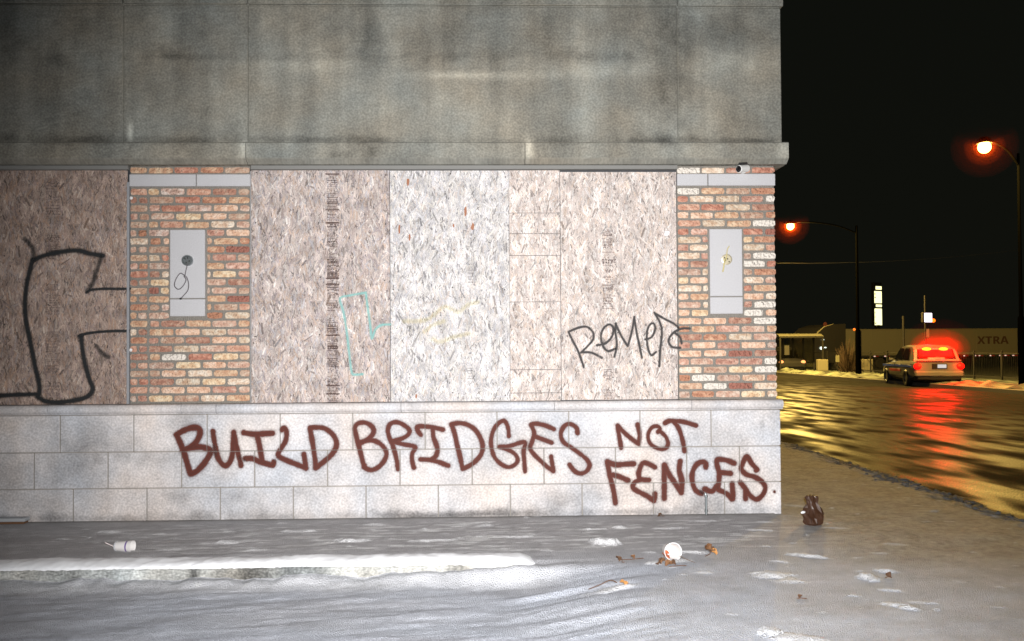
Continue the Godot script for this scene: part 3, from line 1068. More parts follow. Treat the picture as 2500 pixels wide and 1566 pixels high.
func build_boards() -> void:
	strand_normal = noise_tex(0.08, 70, 512, 4, [], 4.0)
	var pink := strand_texture(5, [Color(0.80, 0.73, 0.70), Color(0.86, 0.79, 0.75), Color(0.74, 0.66, 0.63), Color(0.81, 0.70, 0.63), Color(0.77, 0.74, 0.75), Color(0.91, 0.86, 0.83), Color(0.70, 0.64, 0.64), Color(0.84, 0.77, 0.74)], 9000, 0.40, 0.40)
	var white := strand_texture(6, [Color(0.88, 0.87, 0.86), Color(0.93, 0.92, 0.91), Color(0.84, 0.83, 0.84), Color(0.90, 0.88, 0.85), Color(0.78, 0.78, 0.80), Color(0.95, 0.94, 0.94), Color(0.88, 0.83, 0.80), Color(0.86, 0.86, 0.88)], 9000, 0.42, 0.35)
	var tan := strand_texture(8, [Color(0.88, 0.83, 0.80), Color(0.92, 0.87, 0.84), Color(0.84, 0.78, 0.75), Color(0.87, 0.79, 0.73), Color(0.92, 0.90, 0.89), Color(0.80, 0.75, 0.73), Color(0.95, 0.92, 0.90)], 9000, 0.42, 0.35)
	var ink := paint_material(Color(0.10, 0.055, 0.045))
	ink.albedo_color.a = 0.72
	ink.vertex_color_use_as_albedo = false
	var ink_faint := paint_material(Color(0.09, 0.06, 0.055))
	ink_faint.albedo_color.a = 0.45
	ink_faint.vertex_color_use_as_albedo = false
	# left window
	var t := board("weathered brown strand board sprayed with big black letters, beside the brick pier", -5.2, -2.992, 0.955, 2.899, -0.052, osb(pink, Color(0.82, 0.79, 0.76), 0.2, 0.9))
	t.set_meta("group", "")
	t.remove_meta("group")
	var st := mb()
	for y in [0.98, 1.3, 1.7, 2.15, 2.5]:
		print_block(st, -3.66, -3.54, y, rng.randf_range(0.2, 0.36), -0.0505, 26)
	obj("ink_print", st, ink_faint, t)
	screws(t, [-3.03, -4.0], [1.05, 1.6, 2.2, 2.8], -0.052, 0, 0)
	st = mb()
	span(st, -2.992, -2.972, 0.955, 2.80, -0.09, -0.040, 0.002)
	obj("window_trim", st, mat(Color(0.30, 0.31, 0.33), 0.7), t)
	# wide pinkish sheet with a full printed stripe
	t = board("pinkish strand board with a stripe of dark ink print and a pale turquoise outline", -1.968, -0.816, 0.955, 2.898, -0.050, osb(pink, Color(0.93, 0.95, 0.96), 0.65, 0.25))
	st = mb()
	for y in [0.955, 1.10, 1.25, 1.40, 1.55, 1.72, 1.84, 1.99, 2.12, 2.26, 2.42, 2.62]:
		print_block(st, -1.338, -1.238 - rng.randf_range(0.0, 0.02), y, rng.randf_range(0.12, 0.25), -0.0485, int(rng.randf_range(14, 22)))
	for y in [1.02, 1.09, 1.51, 1.935, 1.985, 2.45, 2.56, 2.86]:
		quad(st, Vector3(-1.35, y, -0.0483), Vector3(-1.235, y, -0.0483), Vector3(-1.235, y + 0.011, -0.0483), Vector3(-1.35, y + 0.011, -0.0483), Vector3(0, 0, 1))
	obj("ink_print", st, ink, t)
	screws(t, [-1.93, -1.4, -0.85], [1.0, 1.5, 2.0, 2.45, 2.87], -0.050, 0, 0)
	st = mb()
	span(st, -1.975, -1.969, 0.955, 2.89, -0.09, -0.044, 0.002)
	obj("window_trim", st, mat(Color(0.36, 0.36, 0.37), 0.7), t)
	# whitened sheet
	t = board("whitened strand board between the pinkish sheet and the narrow pieced strip", -0.812, 0.187, 0.955, 2.896, -0.053, osb(white, Color(0.93, 0.925, 0.925), 0.1, 0.4))
	st = mb()
	print_block(st, -0.17, -0.12, 1.12, 0.13, -0.0512, 6)
	print_block(st, -0.16, -0.10, 1.95, 0.18, -0.0512, 7)
	print_block(st, -0.165, -0.125, 2.25, 0.16, -0.0512, 5)
	quad(st, Vector3(-0.146, 1.78, -0.0512), Vector3(-0.1425, 1.78, -0.0512), Vector3(-0.1425, 1.9, -0.0512), Vector3(-0.146, 1.9, -0.0512), Vector3(0, 0, 1))
	obj("ink_print", st, ink_faint, t)
	# rusty strands
	var rust := paint_material(Color(0.42, 0.16, 0.07))
	rust.vertex_color_use_as_albedo = false
	rust.albedo_color.a = 0.7
	for k in [[-0.66, 2.80, 0.02, 0.045], [-0.735, 2.40, 0.010, 0.05], [-0.65, 2.33, 0.014, 0.04], [-0.18, 2.55, 0.016, 0.06], [-0.12, 2.42, 0.018, 0.04], [-0.28, 2.43, 0.012, 0.02], [-0.60, 1.0, 0.012, 0.02]]:
		st = mb()
		var ring := []
		for i in 9:
			var a := TAU * i / 9
			ring.append(Vector3(k[0] + cos(a) * k[2] * rng.randf_range(0.5, 1.0), k[1] + sin(a) * k[3] * rng.randf_range(0.6, 1.0), -0.0515))
		for i in range(1, 8):
			tri(st, ring[0], ring[i], ring[i + 1], Vector3(0, 0, 1))
		obj("rusty_strand", st, rust, t)
	screws(t, [-0.78, -0.3, 0.15], [1.0, 1.9, 2.86], -0.053, 0, 0)
	# narrow strip pieced from short offcuts
	t = thing("pieced_strip", "narrow strip pieced from seven short strand board offcuts, one above another", "plywood")
	var m := osb(tan, Color(0.955, 0.955, 0.955), 0.3, 0.0)
	var ys := [0.953, 1.02, 1.215, 1.785, 2.176, 2.36, 2.535, 2.898]
	for i in 7:
		st = mb()
		span(st, 0.189, 0.616, ys[i] + 0.0015, ys[i + 1] - 0.0015, -0.065, -0.049 + 0.0015 * (i % 3), 0.002)
		obj("panel", st, m, t)
	# last sheet
	t = board("tan strand board with a faded upside-down stamp, reaching the corner pier", 0.620, 1.604, 0.958, 2.882, -0.051, osb(tan, Color(0.935, 0.935, 0.935), 0.9, 0.3))
	st = mb()
	for e in [[0.955, 0.10, 8], [1.13, 0.09, 7], [1.73, 0.10, 8], [1.84, 0.09, 7], [1.94, 0.07, 5], [2.09, 0.05, 4], [2.24, 0.10, 8], [2.34, 0.06, 5]]:
		print_block(st, 0.975, 1.06, e[0], e[1], -0.0495, e[2])
	for y in [1.722, 2.135, 2.20, 1.83, 1.925]:
		quad(st, Vector3(0.97, y, -0.0493), Vector3(1.075, y, -0.0493), Vector3(1.075, y + 0.004, -0.0493), Vector3(0.97, y + 0.004, -0.0493), Vector3(0, 0, 1))
	obj("ink_print", st, ink, t)
	for e in [["24/16", Vector2(1.028, 2.128), 0.036], ["APA", Vector2(1.028, 2.045), 0.028], ["BT", Vector2(1.037, 1.898), 0.030]]:
		var tm := text_mesh(e[0], e[2], 0.001)
		var o := obj("stamp_text", tm, ink, t)
		o.position = Vector3(e[1].x, e[1].y, -0.0497)
		o.rotation.z = PI
	# a torn paper scrap
	st = mb()
	quad(st, Vector3(1.50, 2.34, -0.0485), Vector3(1.54, 2.345, -0.047), Vector3(1.545, 2.375, -0.0485), Vector3(1.505, 2.38, -0.048), Vector3(0, 0, 1))
	obj("paper_scrap", st, mat(Color(0.85, 0.86, 0.9), 0.8), t)
	screws(t, [0.66, 1.1, 1.56], [1.0, 1.5, 2.2, 2.84], -0.051, 0, 0)

func text_mesh(s: String, h: float, depth: float, bold := false) -> TextMesh:
	var tm := TextMesh.new()
	var f := SystemFont.new()
	f.font_names = PackedStringArray(["Droid Sans"])
	if bold:
		f.font_weight = 700
	tm.font = f
	tm.text = s
	tm.font_size = 64
	tm.pixel_size = h / 47.0
	tm.depth = depth
	tm.curve_step = 2.0
	return tm

# ---------------------------------------------------------------- graffiti
func build_graffiti() -> void:
	var red := paint_material(Color(0.118, 0.021, 0.010))
	var black := paint_material(Color(0.018, 0.020, 0.022))
	var gray := paint_material(Color(0.055, 0.05, 0.05))
	var z := 0.003
	var words := {
		"BUILD": [
			["letter_b", 0.0205, [[-2.569, 0.701, -2.511, 0.734, -2.445, 0.757, -2.391, 0.754, -2.374, 0.716, -2.391, 0.666, -2.428, 0.616, -2.507, 0.571], [-2.507, 0.579, -2.436, 0.595, -2.37, 0.599, -2.312, 0.582, -2.287, 0.556, -2.312, 0.506, -2.353, 0.448, -2.403, 0.399, -2.449, 0.378], [-2.565, 0.697, -2.532, 0.626, -2.507, 0.558, -2.482, 0.475, -2.454, 0.382]], [[-2.561, 0.701], [-2.515, 0.571], [-2.451, 0.391]]],
			["letter_u", 0.0175, [[-2.27, 0.728, -2.262, 0.673, -2.249, 0.598, -2.233, 0.522, -2.204, 0.468, -2.17, 0.442, -2.137, 0.463, -2.112, 0.521, -2.104, 0.605, -2.099, 0.718], [-2.095, 0.689, -2.079, 0.613, -2.062, 0.537, -2.045, 0.47, -2.04, 0.441]], [[-2.268, 0.724], [-2.099, 0.714], [-2.04, 0.443]]],
			["letter_i", 0.019, [[-2.016, 0.713, -1.937, 0.7, -1.853, 0.703, -1.782, 0.707], [-1.908, 0.695, -1.891, 0.62, -1.879, 0.552, -1.866, 0.477], [-2.004, 0.499, -1.945, 0.499, -1.887, 0.473, -1.829, 0.456, -1.783, 0.443, -1.77, 0.472]], [[-2.016, 0.713], [-1.785, 0.707], [-1.866, 0.468], [-1.779, 0.444]]],
			["letter_l", 0.0175, [[-1.703, 0.731, -1.693, 0.75, -1.676, 0.744, -1.665, 0.702, -1.674, 0.643, -1.703, 0.593, -1.733, 0.543, -1.728, 0.513, -1.67, 0.483, -1.587, 0.449, -1.511, 0.419], [-1.51, 0.419, -1.515, 0.473, -1.524, 0.532]], [[-1.507, 0.415], [-1.703, 0.735]]],
			["letter_d", 0.0175, [[-1.473, 0.746, -1.461, 0.674, -1.448, 0.599, -1.436, 0.515, -1.424, 0.422], [-1.473, 0.749, -1.419, 0.751, -1.36, 0.745, -1.301, 0.707, -1.264, 0.656, -1.256, 0.597, -1.285, 0.538, -1.335, 0.488, -1.386, 0.447, -1.428, 0.415]], [[-1.47, 0.748], [-1.428, 0.422]]],
		],
		"BRIDGES": [
			["letter_b", 0.016, [[-1.107, 0.74, -1.088, 0.661, -1.068, 0.583, -1.049, 0.504, -1.03, 0.43], [-1.107, 0.74, -1.087, 0.774, -1.043, 0.789, -0.994, 0.778, -0.955, 0.744, -0.95, 0.704, -0.985, 0.66, -1.044, 0.624], [-1.053, 0.627, -0.975, 0.641, -0.907, 0.62, -0.858, 0.571, -0.843, 0.522, -0.868, 0.463, -0.917, 0.414, -0.976, 0.395, -1.03, 0.42]], [[-1.025, 0.435], [-1.065, 0.607]]],
			["letter_r", 0.015, [[-0.833, 0.718, -0.818, 0.767, -0.778, 0.788, -0.729, 0.781, -0.68, 0.751, -0.651, 0.716, -0.671, 0.677, -0.73, 0.648, -0.799, 0.631], [-0.833, 0.718, -0.818, 0.659, -0.789, 0.59, -0.77, 0.521, -0.755, 0.452, -0.75, 0.398], [-0.784, 0.629, -0.701, 0.604, -0.607, 0.583, -0.63, 0.529, -0.632, 0.47, -0.618, 0.411]], [[-0.755, 0.427], [-0.615, 0.411], [-0.612, 0.583]]],
			["letter_i", 0.016, [[-0.558, 0.681, -0.587, 0.721, -0.587, 0.75, -0.543, 0.753, -0.464, 0.744, -0.376, 0.724], [-0.459, 0.739, -0.455, 0.665, -0.43, 0.596, -0.421, 0.547, -0.441, 0.498, -0.475, 0.479], [-0.564, 0.479, -0.485, 0.474, -0.406, 0.453, -0.333, 0.423]], [[-0.559, 0.479], [-0.378, 0.724], [-0.333, 0.425], [-0.582, 0.74]]],
			["letter_d", 0.016, [[-0.301, 0.762, -0.277, 0.683, -0.258, 0.595, -0.239, 0.516, -0.215, 0.402], [-0.306, 0.767, -0.237, 0.777, -0.168, 0.761, -0.109, 0.721, -0.065, 0.652, -0.046, 0.583, -0.061, 0.514, -0.111, 0.455, -0.16, 0.421, -0.215, 0.395]], [[-0.302, 0.757], [-0.213, 0.407]]],
			["letter_g", 0.0145, [[0.172, 0.664, 0.167, 0.729, 0.148, 0.778, 0.123, 0.793, 0.078, 0.764, 0.038, 0.7, 0.023, 0.621, 0.033, 0.543, 0.057, 0.483, 0.106, 0.433, 0.165, 0.408, 0.215, 0.423, 0.244, 0.462, 0.225, 0.511, 0.166, 0.551, 0.092, 0.576], [0.092, 0.576, 0.186, 0.585, 0.265, 0.609, 0.31, 0.609, 0.294, 0.54, 0.299, 0.461, 0.305, 0.37]], [[0.097, 0.576]]],
			["letter_e", 0.015, [[0.548, 0.72, 0.474, 0.751, 0.405, 0.766, 0.36, 0.761, 0.365, 0.742, 0.384, 0.687, 0.369, 0.628, 0.349, 0.569, 0.373, 0.52, 0.432, 0.46, 0.491, 0.405, 0.541, 0.37], [0.399, 0.657, 0.463, 0.632, 0.528, 0.607], [0.541, 0.38, 0.531, 0.439, 0.524, 0.493]], [[0.36, 0.752], [0.541, 0.375], [0.524, 0.484], [0.548, 0.719]]],
			["letter_s", 0.015, [[0.746, 0.684, 0.737, 0.729, 0.692, 0.759, 0.648, 0.754, 0.613, 0.71, 0.607, 0.656, 0.632, 0.606, 0.691, 0.566, 0.76, 0.516, 0.819, 0.466, 0.844, 0.416, 0.818, 0.367, 0.769, 0.348, 0.719, 0.368, 0.675, 0.423]], [[0.741, 0.694], [0.678, 0.423]]],
		],
		"NOT": [
			["letter_n", 0.0155, [[1.082, 0.745, 1.09, 0.677, 1.102, 0.609, 1.109, 0.558], [1.082, 0.745, 1.137, 0.685, 1.197, 0.633, 1.256, 0.59], [1.256, 0.59, 1.265, 0.666, 1.249, 0.752]], [[1.082, 0.742], [1.107, 0.57], [1.256, 0.594], [1.249, 0.743]]],
			["letter_o", 0.0135, [[1.419, 0.686, 1.437, 0.716, 1.411, 0.737, 1.368, 0.725, 1.338, 0.674, 1.342, 0.615, 1.375, 0.572, 1.435, 0.546, 1.486, 0.554, 1.504, 0.596, 1.479, 0.656, 1.428, 0.699]], [[1.419, 0.691]]],
			["letter_t", 0.0155, [[1.48, 0.762, 1.514, 0.779, 1.566, 0.779, 1.643, 0.769, 1.741, 0.739], [1.553, 0.77, 1.591, 0.723, 1.616, 0.655, 1.632, 0.587, 1.642, 0.527]], [[1.482, 0.765], [1.737, 0.74]]],
		],
		"FENCES": [
			["letter_f", 0.0185, [[0.994, 0.444, 1.006, 0.364, 1.023, 0.287, 1.043, 0.202, 1.057, 0.101], [0.994, 0.44, 1.067, 0.418, 1.135, 0.422, 1.212, 0.425], [1.04, 0.334, 1.1, 0.316, 1.164, 0.286]], [[0.999, 0.432], [1.015, 0.321], [1.158, 0.29]]],
			["letter_e", 0.017, [[1.391, 0.394, 1.336, 0.424, 1.289, 0.429, 1.263, 0.378, 1.254, 0.336, 1.27, 0.297, 1.339, 0.288], [1.27, 0.293, 1.219, 0.268, 1.206, 0.226, 1.252, 0.192, 1.32, 0.157, 1.38, 0.122, 1.389, 0.173]], [[1.384, 0.139], [1.389, 0.395], [1.339, 0.288], [1.38, 0.114]]],
			["letter_n", 0.0185, [[1.467, 0.134, 1.468, 0.215, 1.469, 0.317, 1.472, 0.41], [1.472, 0.41, 1.51, 0.333, 1.561, 0.256, 1.611, 0.179], [1.611, 0.179, 1.616, 0.281, 1.596, 0.366, 1.605, 0.442]], [[1.472, 0.406], [1.607, 0.188], [1.467, 0.147]]],
			["letter_c", 0.018, [[1.819, 0.389, 1.819, 0.422, 1.794, 0.434, 1.751, 0.42, 1.716, 0.373, 1.702, 0.314, 1.71, 0.246, 1.735, 0.195, 1.782, 0.173]], [[1.817, 0.398]]],
			["letter_e", 0.018, [[2.059, 0.421, 1.991, 0.447, 1.922, 0.452, 1.913, 0.414, 1.93, 0.346, 1.929, 0.278, 1.92, 0.21, 1.962, 0.184, 2.005, 0.158, 2.043, 0.124, 2.04, 0.251], [1.938, 0.346, 1.981, 0.341, 2.028, 0.336], [1.808, 0.209, 1.868, 0.187, 1.903, 0.227]], [[2.055, 0.423], [2.024, 0.338], [2.04, 0.247], [1.817, 0.209], [1.877, 0.193]]],
			["letter_s", 0.0175, [[2.248, 0.372, 2.206, 0.419, 2.166, 0.475, 2.128, 0.412, 2.119, 0.369, 2.162, 0.326, 2.23, 0.304, 2.29, 0.265, 2.319, 0.214, 2.297, 0.155, 2.245, 0.117, 2.194, 0.147, 2.152, 0.207, 2.109, 0.259], [2.152, 0.199, 2.152, 0.122]], [[2.248, 0.372], [2.252, 0.366], [2.244, 0.36], [2.109, 0.257]]],
			["paint_dot", 0.008, [[2.396, 0.181, 2.397, 0.177]], []],
		],
	}
	var how := {"BUILD": "largest word of the maroon spray-painted slogan, at the start, below the brick pier", "BRIDGES": "longest word of the maroon spray-painted slogan, under the whitened board",
		"NOT": "small three-letter maroon word sprayed above the slogan's last word", "FENCES": "last word of the maroon slogan, sprayed lowest, by the building corner"}
	for w in words:
		var t := thing("sprayed_word", how[w] + ", reading " + w, "graffiti", Vector3.ZERO, 0.0, "words of the sprayed slogan")
		for l in words[w]:
			var dots := []
			for d in l[3]:
				dots.append([d[0], d[1], l[1] * 1.12])
			paint(l[0], l[2], l[1] * 1.10, l[1] * 0.50, z, red, t, 0.0048, 0.88, 0.32, dots, stone_joints)
	# the tag over the last board and the pier's edge
	var t2 := thing("black_tag", "thin black handwritten tag reading REMER across the last board and corner bricks", "graffiti")
	var zt := -0.0335
	for l in [["letter_r", [[0.679, 1.531, 0.72, 1.446, 0.762, 1.362, 0.806, 1.233], [0.679, 1.531, 0.763, 1.565, 0.834, 1.572, 0.883, 1.53, 0.889, 1.473, 0.847, 1.417, 0.783, 1.355], [0.79, 1.359, 0.874, 1.354, 0.958, 1.311]]],
		["letter_e", [[0.917, 1.417, 0.987, 1.431, 1.044, 1.486, 1.059, 1.557, 1.024, 1.592, 0.974, 1.557, 0.953, 1.487, 0.973, 1.403, 1.015, 1.367, 1.072, 1.388]]],
		["letter_m", [[1.064, 1.318, 1.086, 1.416, 1.076, 1.528, 1.081, 1.599], [1.076, 1.599, 1.129, 1.486, 1.178, 1.408], [1.178, 1.408, 1.214, 1.528, 1.236, 1.654], [1.236, 1.647, 1.256, 1.513, 1.277, 1.415, 1.297, 1.309]]],
		["letter_e", [[1.326, 1.464, 1.383, 1.484, 1.412, 1.555, 1.398, 1.597, 1.363, 1.583, 1.341, 1.513, 1.347, 1.4, 1.375, 1.33, 1.417, 1.358]]],
		["letter_r", [[1.406, 1.688, 1.455, 1.597, 1.468, 1.512, 1.453, 1.385, 1.444, 1.238], [1.413, 1.681, 1.498, 1.632, 1.568, 1.596, 1.61, 1.561]]],
		["tail_stroke", [[1.702, 1.553, 1.639, 1.553, 1.567, 1.519, 1.524, 1.455, 1.552, 1.399, 1.623, 1.391], [1.582, 1.514, 1.624, 1.476, 1.634, 1.427]]]]:
		paint(l[0], l[1], 0.0088, 0.0042, zt, gray, t2, 0.0045, 0.9, 0.07)
	# the large outline at the left
	var t3 := thing("black_outline", "big rounded black spray outline on the brown board at the frame's edge", "graffiti")
	paint("thick_stroke", [[-3.767, 2.153, -3.788, 2.066, -3.813, 1.95, -3.827, 1.805, -3.82, 1.66, -3.791, 1.515, -3.762, 1.371, -3.733, 1.226, -3.707, 1.11, -3.713, 1.024], [-3.767, 2.146, -3.674, 2.189, -3.546, 2.217, -3.403, 2.231, -3.288, 2.202, -3.188, 2.187],
		[-4.083, 1.026, -3.998, 1.033, -3.856, 1.039, -3.728, 1.041], [-3.728, 1.024, -3.656, 0.983, -3.542, 0.972, -3.4, 0.992, -3.314, 1.02, -3.271, 1.078, -3.3, 1.165, -3.336, 1.295, -3.358, 1.426, -3.369, 1.52]], 0.0150, 0.011, -0.049, black, t3, 0.006, 0.74, 0.40)
	paint("thin_stroke", [[-3.387, 1.52, -3.315, 1.542, -3.201, 1.555, -3.086, 1.56, -2.969, 1.56], [-3.323, 1.882, -3.287, 1.901, -3.201, 1.911, -3.087, 1.91, -2.969, 1.91]], 0.0100, 0.004, -0.048, black, t3, 0.005, 0.97, 0.08)
	paint("faint_stroke", [[-3.202, 2.18, -3.238, 2.064, -3.28, 1.948, -3.316, 1.897], [-3.832, 2.327, -3.767, 2.254, -3.753, 2.153], [-3.243, 1.44, -3.2, 1.381, -3.143, 1.345]], 0.014, 0.012, -0.0485, black, t3, 0.007, 0.4, 0.25)
	var t4 := thing("turquoise_outline", "pale turquoise angular spray outline on the pinkish board's lower half", "graffiti")
	paint("line", [[-1.046, 1.188, -1.108, 1.184, -1.136, 1.204, -1.156, 1.36, -1.176, 1.542, -1.203, 1.709, -1.231, 1.821, -1.141, 1.848, -1.016, 1.869], [-1.016, 1.869, -1.002, 1.75, -0.982, 1.61, -0.968, 1.485, -0.94, 1.554, -0.891, 1.596, -0.815, 1.602]], 0.0085, 0.006, -0.0475, paint_material(Color(0.34, 0.72, 0.69)), t4, 0.005, 0.58, 0.08)
	var t5 := thing("yellow_scrawl", "faint pale yellow scrawl on the whitened board", "graffiti")
	paint("line", [[-0.696, 1.629, -0.599, 1.629, -0.487, 1.649, -0.361, 1.747, -0.25, 1.704, -0.166, 1.76, -0.075, 1.787], [-0.53, 1.538, -0.46, 1.593, -0.362, 1.628], [-0.46, 1.481, -0.405, 1.453, -0.279, 1.494, -0.153, 1.522]], 0.013, 0.013, -0.051, paint_material(Color(0.80, 0.68, 0.18)), t5, 0.006, 0.14, 0.07)

# ---------------------------------------------------------------- small things on the wall and in the snow
func build_litter() -> void:
	var steel := mat(Color(0.30, 0.33, 0.34), 0.35, 0.8)
	# left junction box with a coil of cable
	var c := Vector2(-2.485, 2.141)
	var t := thing("junction_box", "round metal junction box with a looped cable hanging on the stone panel", "junction box", Vector3(c.x, c.y, -0.028))
	var st := mb()
	lathe(st, [Vector2(0.0, 0.012), Vector2(0.030, 0.012), Vector2(0.034, 0.024), Vector2(0.044, 0.024), Vector2(0.046, 0.0)], Transform3D(Basis(Vector3.RIGHT, PI / 2), Vector3.ZERO), 28)
	obj("box", st, steel, t)
	for e in [[-0.016, 0.012], [0.018, -0.006], [0.005, 0.02], [-0.006, -0.018]]:
		st = mb()
		ball(st, Vector3(e[0], e[1], 0.02), Vector3(0.006, 0.006, 0.006), 0, 5, 8)
		obj("terminal", st, dark_metal, t)
	var path := []
	for q in [[2, -8], [0, -18], [-3, -30], [-6, -38], [-18, -33], [-30, -48], [-33, -65], [-22, -74], [-10, -66], [-2, -50], [-8, -40], [-2, -42], [4, -58], [3, -76], [-8, -90], [-16, -98]]:
		path.append(Vector3(q[0] / 293.0 * 0.9, q[1] / 293.0 * 0.95, 0.022 + 0.006 * sin(path.size())))
	st = mb()
	tube(st, smooth(path), [0.0042], 8)
	obj("cable", st, mat(Color(0.13, 0.12, 0.13), 0.5), t)
	st = mb()
	ball(st, path[-1], Vector3(0.010, 0.009, 0.007), 0.2, 6, 8)
	obj("cable_end", st, mat(Color(0.01, 0.01, 0.01), 0.5), t)
	# right junction box
	c = Vector2(2.024, 2.135)
	t = thing("junction_box", "round brass junction plate with two bent wire ends on corner pier", "junction box", Vector3(c.x, c.y, -0.032))
	st = mb()
	lathe(st, [Vector2(0.0, 0.008), Vector2(0.036, 0.008), Vector2(0.045, 0.005), Vector2(0.046, 0.0)], Transform3D(Basis(Vector3.RIGHT, PI / 2), Vector3.ZERO), 28)
	obj("plate", st, mat(Color(0.62, 0.56, 0.40), 0.4, 0.5), t)
	for e in [[0.004, 0.004], [0.018, -0.02], [-0.02, 0.014], [-0.012, -0.01]]:
		st = mb()
		ball(st, Vector3(e[0], e[1], 0.009), Vector3(0.006, 0.006, 0.004), 0, 5, 8)
		obj("screw", st, dark_metal, t)
	for w in [[[Vector3(-0.005, 0.0, 0.01), Vector3(-0.006, 0.05, 0.03), Vector3(0.0, 0.085, 0.03), Vector3(0.016, 0.110, 0.03)], 0.004], [[Vector3(-0.012, 0.005, 0.012), Vector3(-0.03, -0.03, 0.035), Vector3(-0.036, -0.075, 0.035), Vector3(-0.044, -0.108, 0.035)], 0.0065]]:
		st = mb()
		tube(st, smooth(w[0]), [w[1]], 8)
		obj("wire", st, mat(Color(0.55, 0.48, 0.22), 0.6), t)
	# security camera under the ledge
	c = Vector2(2.164, 2.892)
	t = thing("security_camera", "white bullet security camera under the ledge at the corner pier", "camera", Vector3(c.x, c.y, -0.03))
	st = mb()
	lathe(st, [Vector2(0.0, 0.02), Vector2(0.030, 0.02), Vector2(0.032, 0.0)], Transform3D(Basis(Vector3.RIGHT, PI / 2), Vector3(0.005, 0.0, 0.0)), 20)
	tube(st, [Vector3(0.005, 0, 0.01), Vector3(0.0, 0, 0.05)], [0.012], 12)
	obj("mount", st, mat(Color(0.7, 0.7, 0.68), 0.4), t)
	var dir := Vector3(-0.80, -0.16, 0.55).normalized()
	var bs := Basis(Quaternion(Vector3.UP, dir))
	st = mb()
	lathe(st, [Vector2(0.0, -0.055), Vector2(0.024, -0.052), Vector2(0.031, -0.04), Vector2(0.032, 0.065), Vector2(0.027, 0.068)], Transform3D(bs, Vector3(-0.005, 0.0, 0.065)), 24)
	obj("housing", st, mat(Color(0.78, 0.78, 0.76), 0.35), t)
	st = mb()
	lathe(st, [Vector2(0.028, 0.068), Vector2(0.026, 0.060), Vector2(0.012, 0.062), Vector2(0.010, 0.056), Vector2(0.0, 0.057)], Transform3D(bs, Vector3(-0.005, 0.0, 0.065)), 24)
	obj("lens", st, mat(Color(0.008, 0.008, 0.010), 0.15), t)
	st = mb()
	cbox(st, Vector3(-0.01, 0.030, 0.065), Vector3(0.05, 0.006, 0.14), 0.003, bs * Basis(Vector3.RIGHT, PI / 2))
	obj("sunshield", st, mat(Color(0.03, 0.03, 0.03), 0.4), t)
	# white bits on the window trim of the left board
	for e in [[Vector2(-2.951, 2.664), "small white cable clip at the left pier's upper edge"], [Vector2(-2.953, 1.402), "small white cable clip at the left pier's lower edge"]]:
		st = mb()
		cbox(st, Vector3.ZERO, Vector3(0.026, 0.028, 0.02), 0.008)
		var o := obj("cable_clip", st, mat(Color(0.80, 0.80, 0.80), 0.4))
		o.position = Vector3(e[0].x, e[0].y, -0.028)
		tag(o, e[1], "clip")
	# conduit stub on the base
	c = Vector2(1.815, 0.08)
	t = thing("conduit_stub", "short steel conduit rising from the snow under the last sprayed word", "pipe", Vector3(c.x, 0, 0.02))
	st = mb()
	tube(st, [Vector3(0, -0.05, 0), Vector3(0, 0.155, 0), Vector3(-0.003, 0.168, 0), Vector3(-0.008, 0.178, -0.006)], [0.0105, 0.0105, 0.009, 0.006], 14)
	obj("tube", st, steel, t)
	for y in [0.03, 0.15]:
		st = mb()
		lathe(st, [Vector2(0.0125, -0.009), Vector2(0.015, -0.006), Vector2(0.015, 0.006), Vector2(0.0125, 0.009)], Transform3D(Basis(), Vector3(0, y, 0)), 14)
		obj("coupling", st, steel, t)
	# pale plank at the foot of the wall, left
	t = thing("plank", "pale weathered plank lying at the foot of the stone base", "plank", Vector3(-4.3, 0.0, 0.05))
	st = mb()
	cbox(st, Vector3(0, 0.032, 0), Vector3(1.1, 0.028, 0.09), 0.004)
	obj("board", st, mat(Color(0.42, 0.44, 0.46), 0.8), t)
	st = mb()
	cbox(st, Vector3(0, 0.006, 0), Vector3(1.08, 0.024, 0.07), 0.003)
	obj("underside", st, mat(Color(0.16, 0.08, 0.04), 0.8), t)
	# paper cup lying with its straw
	var paper := mat(Color(0.74, 0.72, 0.71), 0.6)
	var g := Vector3(-2.53, 0, 1.12)
	g.y = ground_y(g.x, g.z)
	t = thing("paper_cup", "white paper cup lying on its side with a straw, behind the snowy kerb", "cup", g + Vector3(0, 0.034, 0), 0.0)
	var cb := Basis(Vector3.UP, -0.12) * Basis(Vector3.BACK, -PI / 2)
	st = mb()
	lathe(st, [Vector2(0.0, -0.058), Vector2(0.028, -0.058), Vector2(0.031, -0.052), Vector2(0.041, 0.058)], Transform3D(cb, Vector3.ZERO), 28)
	obj("cup_wall", st, paper, t)
	st = mb()
	lathe(st, [Vector2(0.0, -0.070), Vector2(0.030, -0.070), Vector2(0.034, -0.064), Vector2(0.034, -0.056), Vector2(0.0305, -0.055)], Transform3D(cb, Vector3.ZERO), 28)
	obj("lid", st, mat(Color(0.55, 0.56, 0.58), 0.4), t)
	st = mb()
	lathe(st, [Vector2(0.0367, 0.012), Vector2(0.0386, 0.026)], Transform3D(cb, Vector3.ZERO), 28)
	obj("printed_band", st, mat(Color(0.16, 0.10, 0.32), 0.6), t)
	st = mb()
	tube(st, [Vector3(-0.066, -0.004, 0.006), Vector3(-0.135, 0.026, 0.0)], [0.004], 8)
	obj("straw", st, mat(Color(0.70, 0.62, 0.62), 0.4), t)
	# open cup, mouth to the camera
	g = Vector3(1.19, 0, 1.56)
	g.y = ground_y(g.x, g.z)
	t = thing("open_cup", "white cup tipped over with its mouth forward and rusty stain inside", "cup", g + Vector3(0, 0.055, 0.02))
	cb = Basis(Vector3.UP, 0.12) * Basis(Vector3.RIGHT, PI / 2 - 0.10)
	st = mb()
